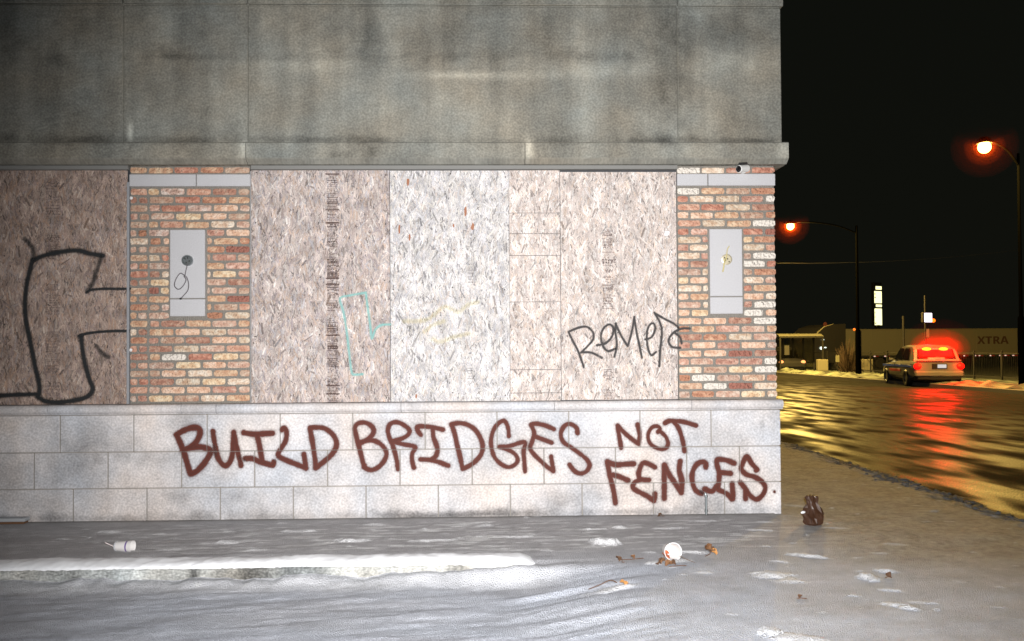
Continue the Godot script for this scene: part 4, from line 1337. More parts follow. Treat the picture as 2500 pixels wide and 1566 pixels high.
	lathe(st, [Vector2(0.036, -0.07), Vector2(0.056, 0.048), Vector2(0.059, 0.050), Vector2(0.059, 0.0535), Vector2(0.055, 0.0535), Vector2(0.0345, -0.066), Vector2(0.0, -0.066)], Transform3D(cb, Vector3.ZERO), 36)
	obj("cup_wall", st, paper, t)
	st = mb()
	for i in 70:
		var a := PI * 0.5 + 0.55 + rng.randfn(0.0, 0.20)
		var y := -0.06 + 0.09 * rng.randf() * rng.randf()
		var rr := 0.0345 + 0.0205 * (y + 0.066) / 0.12 - 0.001
		ball(st, cb * Vector3(rr * cos(a), y, rr * sin(a)), Vector3(0.008, 0.005, 0.008) * rng.randf_range(0.7, 1.3), 0.8, 4, 6)
	for i in 50:
		var p2 := Vector2(-0.012, 0.018) + Vector2(rng.randfn(0, 0.008), rng.randfn(0, 0.007))
		if p2.length() < 0.032:
			ball(st, cb * Vector3(p2.x, -0.064, p2.y), Vector3(0.006, 0.004, 0.006), 0.8, 4, 6)
	obj("stain", st, mat(Color(0.40, 0.10, 0.035), 0.7), t)
	# dry leaves and twigs
	var leafm := [mat(Color(0.16, 0.075, 0.03), 0.8), mat(Color(0.10, 0.05, 0.025), 0.8), mat(Color(0.42, 0.20, 0.06), 0.8)]
	for e in [[Vector3(0.91, 0, 1.61), "dark curled leaves on a twig in the snow, between kerb and cup", [[-0.075, 0.01, 0.0, 0.045, 1], [-0.05, -0.01, 0.02, 0.04, 1], [0.025, 0.02, 0.0, 0.035, 0]], [[-0.07, 0.012, 0.0], [0.0, 0.012, 0.0], [0.10, 0.018, -0.01]]],
		[Vector3(1.13, 0, 1.8), "brown leaves and twigs heaped against the mouth of the open cup", [[-0.05, 0.012, 0.0, 0.05, 1], [-0.03, 0.03, 0.01, 0.045, 0], [0.0, 0.012, 0.015, 0.05, 0], [0.03, 0.01, 0.0, 0.05, 1], [-0.045, 0.04, 0.0, 0.03, 1]], [[0.0, 0.008, 0.02], [0.06, 0.010, 0.01], [0.11, 0.012, 0.02]]],
		[Vector3(1.48, 0, 1.53), "tan curled leaf standing upright in the snow right behind the cup", [[0.0, 0.022, 0.0, 0.05, 2], [-0.02, 0.055, 0.0, 0.055, 0], [0.012, 0.03, -0.01, 0.05, 1]], [[-0.05, 0.005, 0.0], [-0.02, 0.02, 0.0], [0.0, 0.05, 0.0]]],
		[Vector3(0.75, 0, 2.18), "orange leaf with an arched stem lying before the cup", [[0.03, 0.012, 0.0, 0.055, 2]], [[-0.17, 0.0, 0.02], [-0.10, 0.02, 0.0], [-0.04, 0.045, 0.0], [0.0, 0.03, 0.0]]],
		[Vector3(1.71, 0, 2.53), "small dark leaf scrap near the lower footprints", [[0.0, 0.006, 0.0, 0.03, 1]], [[-0.02, 0.003, 0.0], [0.0, 0.006, 0.0], [0.03, 0.004, 0.01]]],
		[Vector3(2.39, 0, 2.11), "dark pebbly lump of frozen leaves in a white footprint", [[0.0, 0.012, 0.0, 0.035, 1], [0.01, 0.02, 0.005, 0.03, 1]], [[-0.02, 0.003, 0.0], [0.0, 0.01, 0.0], [0.02, 0.004, 0.01]]],
		[Vector3(-2.44, 0, -0.06), "tiny brown leaf caught at the foot of the base below the slogan's start", [[0.0, 0.012, 0.0, 0.03, 0], [0.015, 0.008, 0.0, 0.025, 1]], [[-0.03, 0.003, 0.0], [0.0, 0.008, 0.0], [0.03, 0.004, 0.0]]],
		[Vector3(1.42, 0, 0.09), "dark leaf flattened at the wall foot under the F", [[0.0, 0.006, 0.0, 0.035, 1]], [[-0.03, 0.003, 0.0], [0.0, 0.005, 0.0], [0.03, 0.003, 0.0]]],
		[Vector3(-2.98, 0, -0.04), "thin black scrap lying at the wall foot near the plank", [[0.0, 0.006, 0.0, 0.035, 1]], [[-0.04, 0.003, 0.0], [0.0, 0.005, 0.0], [0.04, 0.003, 0.0]]]]:
		g = e[0]
		g.y = ground_y(g.x, g.z)
		t = thing("dry_leaves", e[1], "leaf", g)
		for l in e[2]:
			obj("leaf", leaf(Vector3(l[0], l[1], l[2]), l[3]), leafm[l[4]], t)
		path = []
		for q in e[3]:
			path.append(Vector3(q[0], q[1], q[2]))
		st = mb()
		tube(st, smooth(path), [0.0028], 6)
		obj("twig", st, leafm[1], t)
	# a leaning reed at the cup
	g = Vector3(1.24, 0, 1.63)
	g.y = ground_y(g.x, g.z)
	st = mb()
	tube(st, [Vector3(0, 0.03, 0), Vector3(0.04, 0.015, 0.03), Vector3(0.09, 0.0, 0.07)], [0.003, 0.003, 0.002], 6)
	var reed := obj("twig", st, mat(Color(0.14, 0.11, 0.09), 0.8))
	reed.position = g
	tag(reed, "thin straight twig leaning from the open cup down to the snow", "twig")
	# crumpled brown bag at the corner
	g = Vector3(2.54, 0, 0.49)
	g.y = ground_y(g.x, g.z) - 0.005
	t = thing("paper_bag", "dark brown crumpled paper bag with a twisted neck standing past the corner", "bag", g)
	st = mb()
	var sides := 22
	var prof := [Vector2(0.048, 0.0), Vector2(0.060, 0.02), Vector2(0.072, 0.06), Vector2(0.073, 0.10), Vector2(0.062, 0.135), Vector2(0.042, 0.165), Vector2(0.040, 0.19), Vector2(0.046, 0.215), Vector2(0.036, 0.235), Vector2(0.0, 0.228)]
	var grid := []
	for i in prof.size():
		var row := []
		for k in sides:
			var a := TAU * k / sides
			var f: float = 1.0 + 0.55 * noise.get_noise_3d(cos(a) * 1.6, prof[i].y * 30.0, sin(a) * 1.6 + 5.0) + 0.35 * noise.get_noise_3d(cos(a) * 4.0, prof[i].y * 60.0, sin(a) * 4.0)
			row.append(Vector3(prof[i].x * f * cos(a) - 0.06 * maxf(prof[i].y - 0.1, 0), prof[i].y + 0.008 * noise.get_noise_2d(k * 3.0, i), prof[i].x * f * sin(a) * 0.85))
		grid.append(row)
	for i in prof.size() - 1:
		for k in sides:
			var k2 := (k + 1) % sides
			var mid: Vector3 = grid[i][k]
			quad(st, grid[i][k], grid[i][k2], grid[i + 1][k2], grid[i + 1][k], Vector3(mid.x, 0.02 if i > 6 else -0.01, mid.z))
	obj("bag", st, mat(Color(0.055, 0.024, 0.012), 0.45), t)
	st = mb()
	ball(st, Vector3(-0.085, 0.105, 0.02), Vector3(0.022, 0.013, 0.016), 0.5, 6, 9)
	obj("snow_clump", st, mat(Color(0.8, 0.82, 0.84), 0.8), t)

func smooth(p: Array) -> Array:
	var out := []
	for i in p.size() - 1:
		for k in 5:
			out.append(p[i].cubic_interpolate(p[i + 1], p[maxi(i - 1, 0)], p[mini(i + 2, p.size() - 1)], k / 5.0))
	out.append(p[-1])
	return out

func leaf(c: Vector3, s: float) -> SurfaceTool:
	var st := mb()
	var bs := Basis.from_euler(Vector3(rng.randf_range(-0.9, 0.9), rng.randf_range(0, TAU), rng.randf_range(-0.9, 0.9)))
	var n := 6
	var grid := []
	for i in n:
		var u := float(i) / (n - 1)
		var w := s * 0.42 * sin(PI * clampf(u * 0.92 + 0.06, 0, 1)) * (1.0 + 0.25 * (i % 2))
		var row := []
		for k in 5:
			var v := (k - 2) / 2.0
			row.append(c + bs * Vector3(s * (u - 0.5), s * (0.35 * v * v + 0.25 * sin(u * 3.0) + 0.08 * rng.randf()), w * v))
		grid.append(row)
	for i in n - 1:
		for k in 4:
			quad(st, grid[i][k], grid[i][k + 1], grid[i + 1][k + 1], grid[i + 1][k], bs * Vector3.UP)
	return st

# ---------------------------------------------------------------- things along the street
func street_lamp(label: String, base: Vector3, head: Vector3, thick: float, energy: float) -> void:
	var t := thing("street_lamp", label, "street lamp", base, 0.0, "sodium street lamps on the far side of the road")
	var iron := mat(Color(0.0008, 0.0008, 0.0007), 0.9)
	iron.metallic_specular = 0.0
	var st := mb()
	tube(st, [Vector3(0, 0, 0), Vector3(0, 2.4, 0), Vector3(0, 2.45, 0), Vector3(0, head.y - base.y - 0.1, 0)], [thick, thick * 0.9, thick * 0.55, thick * 0.4], 14)
	obj("pole", st, iron, t)
	var d := head - base
	st = mb()
	tube(st, smooth([Vector3(0, d.y - 0.5, 0), Vector3(d.x * 0.3, d.y - 0.1, d.z * 0.3), Vector3(d.x * 0.65, d.y + 0.08, d.z * 0.65), Vector3(d.x, d.y + 0.1, d.z)]), [0.04], 8)
	obj("arm", st, iron, t)
	st = mb()
	lathe(st, [Vector2(0.0, 0.20), Vector2(0.10, 0.19), Vector2(0.19, 0.12), Vector2(0.24, -0.01), Vector2(0.225, -0.01), Vector2(0.18, 0.09), Vector2(0.0, 0.15)], Transform3D(Basis(), Vector3(d.x, d.y, d.z)), 20)
	obj("lamp_hood", st, iron, t)
	st = mb()
	ball(st, Vector3(d.x, d.y - 0.13, d.z), Vector3(0.20, 0.20, 0.20), 0, 10, 14)
	obj("lamp_bulb", st, glow(Color(1.0, 0.80, 0.40), 14.0), t)
	var l := OmniLight3D.new()
	l.name = "lamp_light"
	l.position = head + Vector3(0, -0.11, 0)
	l.light_color = Color(1.0, 0.82, 0.42)
	l.light_energy = energy
	l.light_size = 0.07
	l.omni_range = 120.0
	l.omni_attenuation = 2.0
	l.shadow_enabled = true
	add_child(l, true)
	for e in [[0.7, 0.0016], [1.2, 0.0006], [2.0, 0.00018]]:  # nested fog shells added to give the bulb its halo
		var f := FogVolume.new()
		f.name = numbered("lamp_halo", self)
		f.shape = RenderingServer.FOG_VOLUME_SHAPE_ELLIPSOID
		f.size = Vector3(e[0], e[0], e[0])
		f.position = l.position
		var fmat := FogMaterial.new()
		fmat.albedo = Color(1.0, 0.36, 0.10)
		fmat.density = e[1]
		f.material = fmat
		add_child(f, true)
		f.set_meta("label", "orange halo of added mist around " + label)
		f.set_meta("category", "mist")
		f.set_meta("kind", "stuff")

func lamp_at(called: String, label: String, category: String, at: Vector3, s: Vector3, c: Color, k: float) -> void:
	var st := mb()
	ball(st, Vector3.ZERO, s, 0, 6, 10)
	var o := obj(called, st, glow(c, k))
	o.position = at
	tag(o, label, category)

func build_street_things() -> void:
	street_lamp("sodium street lamp on a long curved arm, its pole beside the bus shelter", Vector3(20.0, -0.02, -39.66), Vector3(16.39, 8.13, -39.66), 0.155, 430.0)
	street_lamp("sodium street lamp hanging highest, its pole at the end of the trailer", Vector3(17.9, -0.02, -21.7), Vector3(16.15, 8.01, -20.66), 0.11, 190.0)
	var dark := mat(Color(0.010, 0.010, 0.010), 0.7)
	# bus shelter
	var t := thing("bus_shelter", "glazed bus shelter with a curved pale roof on the far pavement", "bus shelter", Vector3(19.0, 0.0, -46.2), 0.0)
	var glass := mat(Color(0.20, 0.20, 0.14, 1.0), 0.08)
	glass.albedo_color = Color(0.25, 0.25, 0.18, 0.30)
	glass.transparency = BaseMaterial3D.TRANSPARENCY_ALPHA
	var st := mb()
	for i in 6:
		var a0 := -1.0 + 2.0 * i / 6.0
		var a1 := -1.0 + 2.0 * (i + 1) / 6.0
		var y0 := 2.15 + 0.16 * (1 - a0 * a0)
		var y1 := 2.15 + 0.16 * (1 - a1 * a1)
		quad(st, Vector3(-1.35 * 1.0, y0, a0 * 0.8), Vector3(1.35, y0, a0 * 0.8), Vector3(1.35, y1, a1 * 0.8), Vector3(-1.35, y1, a1 * 0.8), Vector3.UP)
		quad(st, Vector3(-1.35 * 1.0, y0 - 0.05, a0 * 0.8), Vector3(1.35, y0 - 0.05, a0 * 0.8), Vector3(1.35, y1 - 0.05, a1 * 0.8), Vector3(-1.35, y1 - 0.05, a1 * 0.8), Vector3.DOWN)
		quad(st, Vector3(1.35, y0, a0 * 0.8), Vector3(1.35, y1, a1 * 0.8), Vector3(1.35, y1 - 0.05, a1 * 0.8), Vector3(1.35, y0 - 0.05, a0 * 0.8), Vector3.RIGHT)
	obj("roof", st, mat(Color(0.13, 0.13, 0.10), 0.7), t)
	st = mb()
	span(st, -1.35, 1.35, 2.04, 2.14, 0.72, 0.80, 0.01)
	obj("front_beam", st, dark, t)
	for x in [-1.3, -0.65, 0.0, 0.65, 1.3]:
		st = mb()
		span(st, x - 0.05, x + 0.05, 0, 2.06, -0.78, -0.68, 0.01)
		obj("post", st, dark, t)
	for x in [-1.3, 1.3]:
		st = mb()
		span(st, x - 0.05, x + 0.05, 0, 2.06, 0.68, 0.78, 0.01)
		obj("post", st, dark, t)
	for i in 4:
		st = mb()
		span(st, -1.25 + 0.65 * i, -0.70 + 0.65 * i, 0.25, 2.0, -0.735, -0.725, 0.0)
		obj("pane", st, glass, t)
	st = mb()
	span(st, -0.9, 0.9, 0.42, 0.47, -0.55, -0.15, 0.01)
	obj("bench", st, dark, t)
	st = mb()
	span(st, -0.55, -0.25, 1.0, 1.6, -0.715, -0.70, 0.0)
	obj("notice", st, mat(Color(0.6, 0.58, 0.45), 0.6), t)
	# semi trailers in the yard
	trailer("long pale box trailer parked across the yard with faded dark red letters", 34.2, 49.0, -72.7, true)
	trailer("short end of a second pale trailer, warm lit, behind the lamp pole", 32.35, 33.75, -71.5, false)
	# tall pylon sign far behind
	t = thing("pylon_sign", "tall lit pylon sign of stacked pale yellow panels beyond the trailer", "sign", Vector3(44.8, 0.49, -92.66), 0.50)
	var base_y: float = t.position.y
	st = mb()
	span(st, -0.22, 0.22, -base_y - 0.5, 4.1 - base_y, -0.2, 0.2, 0.02)
	obj("post", st, dark, t)
	st = mb()
	span(st, -0.68, 0.68, 4.0 - base_y, 8.95 - base_y, -0.22, 0.16, 0.03)
	obj("cabinet", st, dark, t)
	for e in [[4.05, 5.95], [6.14, 6.42], [6.58, 7.95], [8.14, 8.52]]:
		st = mb()
		var inset := 0.12 if e[1] - e[0] < 0.5 else 0.0
		span(st, -0.63 + inset * 2, 0.63, e[0] - base_y, e[1] - base_y, 0.16, 0.20, 0.04)
		obj("lit_panel", st, glow(Color(1.0, 0.98, 0.72), 1.8), t)
	for e in [[7.55, 0.16], [7.15, 0.16], [5.4, 0.1], [4.9, 0.1], [4.2, 0.2]]:
		st = mb()
		span(st, -0.60, -0.60 + e[1], e[0] - base_y, e[0] + 0.14 - base_y, 0.201, 0.204, 0.0)
		obj("lettering", st, mat(Color(0.08, 0.08, 0.05), 0.6), t)
	# pedestrian signal
	t = thing("pedestrian_signal", "lit white pedestrian signal with an orange lamp on a thin pole behind the car", "traffic signal", Vector3(22.69, 0.92, -37.66), 0.35)
	st = mb()
	tube(st, [Vector3(0, -2.0, 0), Vector3(0, 3.2, 0)], [0.045], 10)
	obj("pole", st, dark, t)
	var py: float = t.position.y
	st = mb()
	cbox(st, Vector3(-0.02, 2.95 - py, 0.10), Vector3(0.62, 0.56, 0.2), 0.05)
	obj("housing", st, dark, t)
	st = mb()
	cbox(st, Vector3(-0.02, 2.95 - py, 0.21), Vector3(0.52, 0.47, 0.03), 0.012)
	obj("lit_face", st, glow(Color(1.0, 0.93, 0.98), 2.6), t)
	st = mb()
	ball(st, Vector3(0.34, 2.80 - py, 0.2), Vector3(0.13, 0.10, 0.06), 0, 8, 12)
	obj("orange_lamp", st, glow(Color(1.0, 0.42, 0.06), 3.0), t)
	st = mb()
	cbox(st, Vector3(0.10, 2.15 - py, 0.06), Vector3(0.18, 0.44, 0.02), 0.004)
	obj("placard", st, mat(Color(0.75, 0.42, 0.36), 0.6), t)
	# thin dark pole before the trailer
	st = mb()
	tube(st, [Vector3(0, -0.5, 0), Vector3(0, 3.3, 0)], [0.07], 10)
	var o := obj("thin_pole", st, dark)
	o.position = Vector3(24.88, 0.66, -44.66)
	o.position.y = 0.0
	tag(o, "thin dark pole standing before the trailer above the car's hood", "pole")
	# overhead wire
	st = mb()
	var wire := []
	for i in 24:
		var u := i / 23.0
		wire.append(Vector3(lerpf(8, 40, u), lerpf(6.3, 8.4, u) - 0.9 * sin(PI * u), -39.9 - 6 * u))
	tube(st, wire, [0.005], 5)
	o = obj("overhead_wire", st, mat(Color(0.006, 0.006, 0.004), 0.9))
	tag(o, "thin overhead wire crossing the dark sky at the lamp pole", "wire")
	# utility cabinets on the far pavement
	for e in [[Vector3(19.18, 0.51, -42.66), "pale square utility cabinet standing between bus shelter and lamp pole"], [Vector3(21.77, 0.49, -42.66), "pale square utility cabinet standing between lamp pole and car"]]:
		t = thing("utility_cabinet", e[1], "cabinet", Vector3(e[0].x, -0.05, e[0].z), -0.1, "pale cabinets on the far pavement")
		st = mb()
		cbox(st, Vector3(0, 0.48, 0), Vector3(0.58, 0.66, 0.4), 0.02)
		obj("body", st, mat(Color(0.22, 0.205, 0.15), 0.7), t)
		st = mb()
		cbox(st, Vector3(0, 0.05, 0), Vector3(0.64, 0.22, 0.46), 0.01)
		obj("plinth", st, mat(Color(0.1, 0.1, 0.09), 0.9), t)
		st = mb()
		cbox(st, Vector3(0.0, 0.48, 0.203), Vector3(0.5, 0.58, 0.01), 0.004)
		obj("door", st, mat(Color(0.21, 0.195, 0.145), 0.7), t)
	t = thing("notice_post", "small pale notice on a thin post before the dark bush", "sign", Vector3(19.26, 0.29, -40.66))
	var ny: float = t.position.y
	st = mb()
	tube(st, [Vector3(0, -0.4, 0), Vector3(0, 1.05 - ny, 0)], [0.025], 8)
	obj("post", st, dark, t)
	st = mb()
	cbox(st, Vector3(0, 0.82 - ny, 0.03), Vector3(0.20, 0.36, 0.02), 0.004)
	obj("plate", st, mat(Color(0.30, 0.30, 0.22), 0.7), t)
	# parked truck with a rounded cab, lamps lit
	t = thing("box_truck", "dark parked truck with a rounded pale roof edge and two white lamps", "truck", Vector3(23.5, -0.1, -52.5), 0.35)
	st = mb()
	var cabp := [Vector2(-1.3, 0.5), Vector2(-1.3, 2.2), Vector2(-1.05, 2.55), Vector2(-0.5, 2.95), Vector2(0.3, 3.15), Vector2(1.4, 3.2), Vector2(1.4, 0.5)]
	for i in cabp.size():
		var p: Vector2 = cabp[i]
		var q: Vector2 = cabp[(i + 1) % cabp.size()]
		quad(st, Vector3(p.x, p.y, -2.5), Vector3(p.x, p.y, 0.0), Vector3(q.x, q.y, 0.0), Vector3(q.x, q.y, -2.5), Vector3((p + q).x, (p + q).y - 3.2, 0))
		if i > 0 and i < cabp.size() - 1:
			for zz in [-2.5, 0.0]:
				tri(st, Vector3(cabp[0].x, cabp[0].y, zz), Vector3(p.x, p.y, zz), Vector3(q.x, q.y, zz), Vector3(0, 0, 1 if zz == 0.0 else -1))
	obj("cab", st, mat(Color(0.02, 0.02, 0.022), 0.4), t)
	st = mb()
	tube(st, [Vector3(-1.28, 2.22, 0.01), Vector3(-1.05, 2.57, 0.01), Vector3(-0.5, 2.97, 0.01), Vector3(0.3, 3.17, 0.01)], [0.05, 0.05, 0.035, 0.02], 8)
	obj("roof_edge", st, mat(Color(0.28, 0.27, 0.19), 0.5), t)
	for x in [-0.85, 0.9]:
		st = mb()
		lathe(st, [Vector2(0, 0.14), Vector2(0.40, 0.14), Vector2(0.46, 0.08), Vector2(0.46, -0.14), Vector2(0, -0.14)], Transform3D(Basis(Vector3.RIGHT, PI / 2), Vector3(x, 0.46, -0.15)), 18)
		obj("wheel", st, dark, t)
	for e in [[-0.62, 2.10, 0.12, 0.04, 1.6], [-0.72, 1.52, 0.17, 0.10, 3.0], [-0.42, 1.56, 0.10, 0.04, 2.0]]:
		st = mb()
		ball(st, Vector3(e[0], e[1], 0.04), Vector3(e[2], e[3], 0.04), 0, 6, 10)
		obj("lamp", st, glow(Color(0.95, 1.0, 0.92), e[4]), t)
	# small lamps in the dark
	lamp_at("amber_lamp", "tiny amber lamp fixed left of the thick lamp pole", "lamp", Vector3(19.72, 2.4, -39.46), Vector3(0.07, 0.07, 0.05), Color(1.0, 0.45, 0.12), 2.0)
	lamp_at("red_sign_light", "dim red lit sign low in the sky above the bus shelter", "sign", Vector3(23.26, 3.04, -52.66), Vector3(0.14, 0.18, 0.05), Color(0.55, 0.08, 0.02), 0.30)
	lamp_at("teal_lamp", "small teal lamp at the frame's edge beside the pole", "lamp", Vector3(27.83, 1.12, -37.66), Vector3(0.12, 0.12, 0.08), Color(0.3, 0.85, 0.75), 0.8)
	# bush
	var bush := thing("bush", "dark bare bush beside the thick lamp pole under the short trailer end", "bush", Vector3(20.7, 0.12, -42.66))
	bush.position.y = -0.2
	st = mb()
	for i in 260:
		var a := rng.randf() * TAU
		var rr := sqrt(rng.randf()) * 0.75
		var h := rng.randf_range(0.5, 2.2) * (1.1 - 0.5 * rr)
		var p0 := Vector3(rng.randf_range(-0.15, 0.15), 0, rng.randf_range(-0.15, 0.15))
		tube(st, [p0, Vector3(cos(a) * rr * 0.6, h * 0.6, sin(a) * rr * 0.6), Vector3(cos(a) * rr, h, sin(a) * rr)], [0.02, 0.014, 0.006], 4, false)
	stuff(obj("branches", st, mat(Color(0.05, 0.03, 0.02), 0.9), bush))
	# fence beyond the far pavement: posts, rails
	t = thing("yard_fence", "dark wire fence with thin posts along the yard behind the car", "fence", Vector3(0, 0, 0))
	var fz := -12.0
	while fz > -70:
		st = mb()
		span(st, 21.4, 21.47, -0.1, 1.25, fz - 0.035, fz + 0.035, 0.005)
		obj("post", st, dark, t)
		fz -= 2.1
	for y in [0.12, 1.12]:
		st = mb()
		span(st, 21.42, 21.45, y, y + 0.04, -70, -12, 0.0)
		obj("rail", st, dark, t)
	st = mb()
	var wz := -12.0
	while wz > -70:
		span(st, 21.43, 21.437, 0.12, 1.12, wz - 0.004, wz + 0.004, 0.0)
		wz -= 0.13
	stuff(obj("wires", st, dark, t))

func trailer(label: String, x0: float, x1: float, z: float, full: bool) -> void:
	var t := thing("box_trailer", label, "trailer", Vector3((x0 + x1) / 2, -0.5, z), 0.0)
	var w := (x1 - x0) / 2
	var side := mat(Color(0.27, 0.26, 0.20), 0.6)
	var dark := mat(Color(0.02, 0.02, 0.02), 0.7)
	var st := mb()
	span(st, -w, w, 1.22, 3.62, -2.5, 0.0, 0.03)
	obj("box", st, side, t)
	st = mb()
	span(st, -w, w, 1.08, 1.215, -2.45, 0.01, 0.01)
	obj("bottom_rail", st, dark, t)
	st = mb()
	span(st, -w, w, 3.56, 3.66, -2.48, 0.012, 0.01)
	obj("top_rail", st, mat(Color(0.25, 0.24, 0.18), 0.6), t)
	if not full:
		return
	var x := -w + 1.2
	while x < w:
		st = mb()
		span(st, x - 0.02, x + 0.02, 1.23, 3.55, 0.0, 0.012, 0.003)
		obj("side_rib", st, side, t)
		x += 1.22
	for e in [-w + 2.0, -w + 3.3]:
		for zz in [-2.2, -0.2]:
			st = mb()
			lathe(st, [Vector2(0, 0.15), Vector2(0.42, 0.15), Vector2(0.5, 0.1), Vector2(0.5, -0.15), Vector2(0, -0.15)], Transform3D(Basis(Vector3.RIGHT, PI / 2), Vector3(e, 0.5, zz)), 18)
			obj("wheel", st, dark, t)
	st = mb()
	span(st, w - 3.2, w - 3.05, 0.0, 1.1, -0.5, -0.35, 0.01)
	obj("landing_leg", st, dark, t)
	var tm := text_mesh("XTRA", 0.70, 0.02, true)
	var o := obj("lettering", tm, mat(Color(0.11, 0.06, 0.045), 0.6), t)
	o.position = Vector3(w - 2.35, 2.56, 0.02)
	o.scale = Vector3(1.25, 1, 1)
	# reflective tape along the bottom rail, its flash return put in as glow
	var pos := [-13.0, -12.0, -9.3, 0.0, 2.2, 4.0, 5.2, 5.7, 7.4, 8.6, 9.4, 10.4]
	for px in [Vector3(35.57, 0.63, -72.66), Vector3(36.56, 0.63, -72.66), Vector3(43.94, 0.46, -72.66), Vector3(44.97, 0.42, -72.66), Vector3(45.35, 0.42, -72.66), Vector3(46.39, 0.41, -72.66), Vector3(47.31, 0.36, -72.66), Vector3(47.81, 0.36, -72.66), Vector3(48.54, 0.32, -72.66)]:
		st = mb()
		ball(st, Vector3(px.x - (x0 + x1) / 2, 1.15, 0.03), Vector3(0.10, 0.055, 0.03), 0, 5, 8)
		obj("glowing_tape", st, glow(Color(1.0, 0.80, 0.70), 1.1), t)
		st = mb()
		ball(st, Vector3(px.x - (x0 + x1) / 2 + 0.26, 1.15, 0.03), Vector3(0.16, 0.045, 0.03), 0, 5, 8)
		obj("glowing_tape", st, glow(Color(0.6, 0.03, 0.02), 0.5), t)

# ---------------------------------------------------------------- cars
func loft(st: SurfaceTool, secs: Array) -> void:
	# each section: array of Vector3, all alike in number; joined in order with outward normals from the middle
	for i in secs.size() - 1:
		var n: int = secs[i].size()
		var mid := Vector3.ZERO
		for k in n:
			mid += secs[i][k] + secs[i + 1][k]
		mid /= 2 * n
		for k in n - 1:
			var c: Vector3 = (secs[i][k] + secs[i][k + 1] + secs[i + 1][k] + secs[i + 1][k + 1]) / 4
			quad(st, secs[i][k], secs[i][k + 1], secs[i + 1][k + 1], secs[i + 1][k], c - mid)

func cap(st: SurfaceTool, sec: Array, out: Vector3) -> void:
	for k in range(1, sec.size() - 1):
		tri(st, sec[0], sec[k], sec[k + 1], out)

func body_section(z: float, hw: float, y0: float, yb: float, crown: float) -> Array:
	var s := []
	for p in [[-0.86, 0.0], [-0.97, 0.22], [-1.0, 0.55], [-0.985, 0.8], [-0.93, 0.95], [-0.80, 1.0]]:
		s.append(Vector3(hw * p[0], lerpf(y0, yb, p[1]), z))
	for x in [-0.4, 0.0, 0.4]:
		s.append(Vector3(hw * x, yb + crown * (1 - x * x), z))
	for p in [[0.80, 1.0], [0.93, 0.95], [0.985, 0.8], [1.0, 0.55], [0.97, 0.22], [0.86, 0.0]]:
		s.append(Vector3(hw * p[0], lerpf(y0, yb, p[1]), z))
	return s

